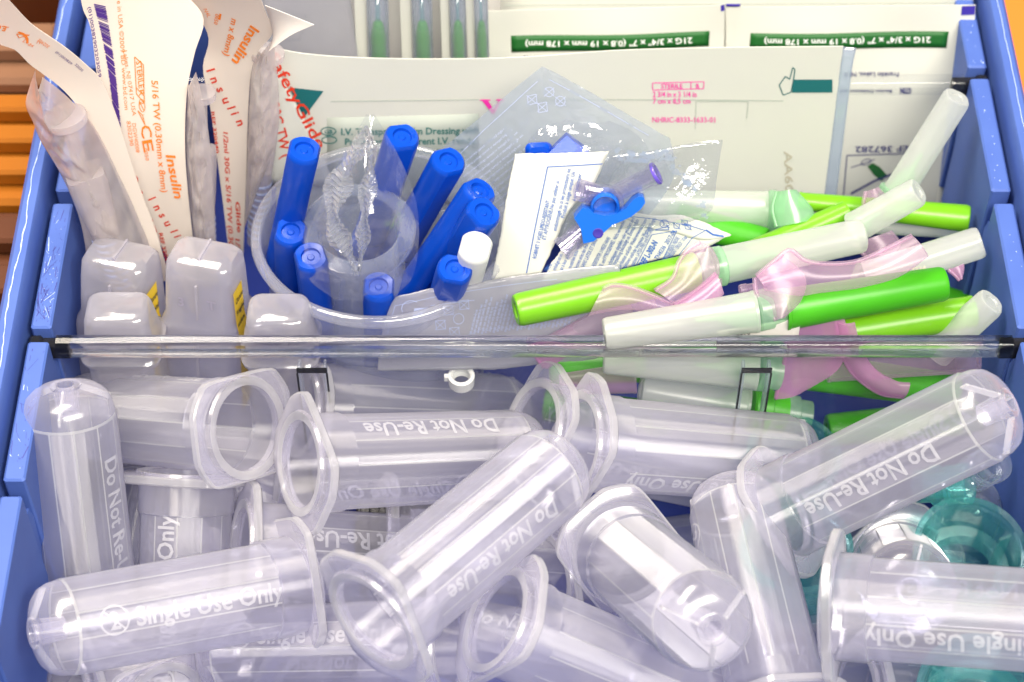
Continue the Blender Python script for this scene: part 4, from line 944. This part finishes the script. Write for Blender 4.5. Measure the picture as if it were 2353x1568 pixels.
def collar(parent, a, za, b, zb, r, mat='hub_green'):
    p0, p1 = at_z(a[0], a[1], za), at_z(b[0], b[1], zb); L = (p1 - p0).length
    return mk('collar', xf(lathe([(0, 0), (r * .9, 0), (r, .04), (r, L * .5), (r * .85, L * .55), (r * .85, L), (0, L)], 32), frame(p0, p1)), mat, parent, smooth=35, world=True)
def shield(parent, y, z, lean, x, pieces, yaw=0):
    S_ = Sheet(y, z, lean, x=x, yaw=yaw)
    for Lp, Rp, bow, mat in pieces:
        mk('shield', S_.patch(Lp, Rp, 12, 24, .07, lambda u, v, b=bow: b * math.sin(math.pi * u) + .0), mat, parent, smooth=60, world=True)
        e = catmull(Lp, 30); mk('shield_edge', sweep([S_.pt(p.x, p.y, -.03) for p in e], .045, 8), mat, parent, world=True)
def gneedle(label, x, y, z): return thing('safety_needle', label, 'needle', Matrix.Translation(at_z(x, y, z)), GN)
# A, at the back lying level
t = gneedle('green-capped safety needle lying level at the back, below the dressing', 1780, 485, 4.6)
stick(t, 'rear_cap', (1762, 484), 4.6, (1478, 474), 4.6, .44, .36, 'cap_white'); collar(t, (1762, 484), 4.6, (1800, 486), 4.6, .46)
stick(t, 'green_cap', (1835, 462), 4.7, (2228, 503), 4.9, .20, .30, 'green'); stick(t, 'inner_cap', (1850, 500), 4.2, (2215, 520), 4.3, .3, .28, 'cap_white')
shield(t, 3.4, 4.9, 50, 6, [([(1786, 440), (1776, 480), (1785, 522)], [(1830, 436), (1866, 478), (1872, 505)], .25, 'hub_green')])
# E, upright white cap at the upper right
t = gneedle('upright frosted needle cap leaning on the packs at upper right', 2070, 430, 5.2)
stick(t, 'rear_cap', (2064, 440), 4.6, (2201, 222), 7.0, .34, .32, 'cap_white', True); collar(t, (2064, 440), 4.6, (2050, 462), 4.4, .42)
shield(t, 3.6, 4.9, 50, 8, [([(1990, 440), (1985, 470), (1995, 500)], [(2020, 430), (2040, 460), (2030, 500)], .2, 'pink_clear')])
# D
t = gneedle('safety needle with frosted cap crossing over the back green cap', 1960, 520, 5.6)
stick(t, 'rear_cap', (1962, 524), 5.3, (2112, 440), 6.4, .35, .32, 'cap_white', True); stick(t, 'green_cap', (1944, 488), 5.2, (1720, 592), 5.0, .25, .33, 'green')
shield(t, 2.8, 5.0, 50, 8, [([(1960, 560), (1975, 575), (1990, 590)], [(2050, 530), (2070, 560), (2050, 585)], .2, 'pink_clear')])
# green piece under the torn flap
t = gneedle('green needle cap tucked under the torn paper flap', 1690, 545, 4.8)
stick(t, 'green_cap', (1560, 500), 4.2, (1760, 560), 4.4, .34, .34, 'green_deep'); collar(t, (1560, 500), 4.2, (1535, 493), 4.2, .36)
# F
t = gneedle('safety needle with printed frosted cap pointing at the right wall', 2040, 620, 5.2)
stick(t, 'rear_cap', (1990, 640), 4.9, (2256, 556), 5.7, .37, .35, 'cap_white', True)
pa = at_z(1990, 640, 4.9).lerp(at_z(2256, 556, 5.7), .42); pa = pa + (CAM - pa).normalized() * .43
SF = Sheet(pa.y, pa.z, 50, x=pa.x)
mk('printed_text', SF.text('2957734', 2068, 634, 15, -13, 62, .02), 'ink_tan', t, False, True)
shield(t, 1.6, 5.1, 50, 9, [([(2180, 620), (2195, 632), (2206, 644)], [(2215, 606), (2216, 618), (2212, 640)], .08, 'pink')])
# B
t = gneedle('long green-capped safety needle pointing left over the torn sheet', 1600, 640, 6.2)
stick(t, 'green_cap', (1600, 624), 6.2, (1184, 714), 6.2, .40, .34, 'green'); collar(t, (1664, 610), 6.2, (1606, 622), 6.2, .42)
stick(t, 'rear_cap', (1652, 612), 6.2, (1983, 541), 6.3, .40, .36, 'cap_white')
q = collar(t, (1648, 690), 6.0, (1650, 640), 6.3, .10, 'pink_clear')
shield(t, .55, 6.3, 55, 4, [([(1610, 556), (1582, 574), (1560, 602), (1545, 640), (1505, 668)], [(1640, 574), (1653, 606), (1648, 645), (1612, 668), (1560, 708)], .16, 'pink_clear'),
     ([(1384, 664), (1410, 655), (1450, 660), (1500, 678), (1552, 700)], [(1352, 726), (1400, 716), (1450, 712), (1500, 720), (1556, 728)], .12, 'pink_clear'), ([(1550, 700), (1600, 668), (1646, 628)], [(1560, 730), (1622, 712), (1664, 676)], .10, 'pink')])
p_ = stick(t, 'shield_tip', (1500, 694), 5.7, (1235, 800), 5.2, .42, .14, 'pink_clear', True)
# C
t = gneedle('safety needle with pink shield between white cap and deep green cap', 1760, 700, 6.3)
stick(t, 'rear_cap', (1738, 716), 6.3, (1388, 768), 6.1, .43, .33, 'cap_white'); collar(t, (1736, 716), 6.3, (1800, 702), 6.3, .42)
stick(t, 'green_cap', (1800, 712), 6.2, (2172, 652), 6.3, .44, .36, 'green_deep')
shield(t, .2, 6.45, 55, 6, [([(1734, 638), (1738, 672), (1756, 708), (1784, 736)], [(1802, 588), (1850, 636), (1842, 690), (1804, 730)], .14, 'pink_clear'),
     ([(1738, 634), (1780, 600), (1815, 574), (1850, 598), (1900, 606), (1970, 600), (2040, 570), (2096, 541)], [(1758, 668), (1800, 674), (1842, 680), (1880, 674), (1930, 668), (1985, 660), (2068, 636), (2134, 590)], .14, 'pink_clear')])
collar(t, (1700, 668), 6.3, (1732, 662), 6.3, .12, 'pink_clear')
# G
t = gneedle('frosted needle cap wedged between the bar and the right wall', 2220, 740, 5.6)
stick(t, 'rear_cap', (2150, 810), 4.6, (2280, 692), 6.0, .36, .33, 'cap_white', True)
stick(t, 'green_cap', (2236, 716), 5.3, (1900, 770), 5.2, .34, .42, 'green')
# label tag
SL = Sheet(.34, 6.3, 15, x=5)
t = thing('paper_tag', 'small folded cream label sticking up behind the bar', 'label', Matrix.Translation(SL.pt(1740, 770)))
mk('paper', SL.patch([(1648, 762), (1647, 772), (1645, 800)], [(1840, 730), (1838, 752), (1832, 790)], 12, 6, .015), 'paper', t, world=True)
mk('printed_text', join(SL.text('2600', 1674, 771, 17, -4, 34, .02), SL.line(ell(1716, 764, 7, 6), 1.6, closed=True), SL.line([(1710, 760), (1722, 769)], 1.4)), 'ink_black', t, False, True)
# below the bar, seen through the acrylic
t = gneedle('needle with frosted cap and green collar standing behind the clear divider panel', 1720, 930, 3.4)
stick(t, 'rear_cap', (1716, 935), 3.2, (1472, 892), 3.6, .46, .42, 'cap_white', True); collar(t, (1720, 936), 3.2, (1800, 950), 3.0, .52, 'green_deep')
collar(t, (1800, 950), 3.0, (1860, 960), 2.9, .42, 'hub_green')
t = gneedle('pink-shielded needle pressed against the inside of the clear divider at right', 1900, 860, 4.2)
stick(t, 'green_cap', (1830, 850), 4.0, (2200, 900), 3.4, .42, .38, 'green_deep'); stick(t, 'inner_cap', (1900, 840), 4.6, (2250, 820), 4.8, .36, .34, 'pink_clear', True)
shield(t, .18, 4.9, 14, 6, [([(1815, 752), (1810, 800), (1796, 860), (1783, 918)], [(1940, 732), (1950, 780), (1925, 850), (1840, 905)], .05, 'pink_bright'), ([(1920, 740), (1930, 800), (1960, 860), (2020, 905), (2076, 915)], [(1965, 745), (1980, 800), (2010, 850), (2060, 880), (2092, 884)], .08, 'pink_bright')])
t = gneedle('frosted cap lying level just below the top bar behind the divider', 1560, 830, 4.9)
stick(t, 'rear_cap', (1740, 850), 4.7, (1388, 822), 4.9, .44, .34, 'cap_white'); collar(t, (1740, 850), 4.7, (1790, 856), 4.6, .44)
t = gneedle('pink shield tube low behind the divider left of the frosted cap', 1380, 880, 3.6)
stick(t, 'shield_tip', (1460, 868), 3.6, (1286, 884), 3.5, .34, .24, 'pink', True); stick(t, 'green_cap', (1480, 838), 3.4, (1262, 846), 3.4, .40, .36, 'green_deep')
shield(t, .35, 5.3, 20, 3, [([(1212, 796), (1230, 820), (1250, 846)], [(1380, 806), (1320, 812), (1262, 846)], .03, 'pink_bright')])
# dark filler needles deeper down
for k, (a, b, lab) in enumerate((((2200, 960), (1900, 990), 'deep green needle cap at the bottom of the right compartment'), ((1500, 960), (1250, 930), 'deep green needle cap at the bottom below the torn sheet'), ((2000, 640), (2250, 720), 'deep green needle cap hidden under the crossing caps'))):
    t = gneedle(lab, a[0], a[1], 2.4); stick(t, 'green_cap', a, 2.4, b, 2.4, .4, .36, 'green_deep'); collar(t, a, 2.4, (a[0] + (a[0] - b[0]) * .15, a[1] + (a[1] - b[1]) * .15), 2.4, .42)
p = at_z(1060, 876, 4.2)
t = thing('white_ring', 'small white broken ring showing behind the divider below the torn sheet', 'ring', Matrix.Translation((p.x, 0.45, p.z)))
mk('ring', lathe([(.18, -.2), (.27, -.2), (.28, .06), (.22, .1), (.18, .05)], 24), 'white_cap', t, smooth=40)
mk('tab', box(-.36, -.27, -.05, .05, -.1, .06, .01), 'white_cap', t, smooth=20)
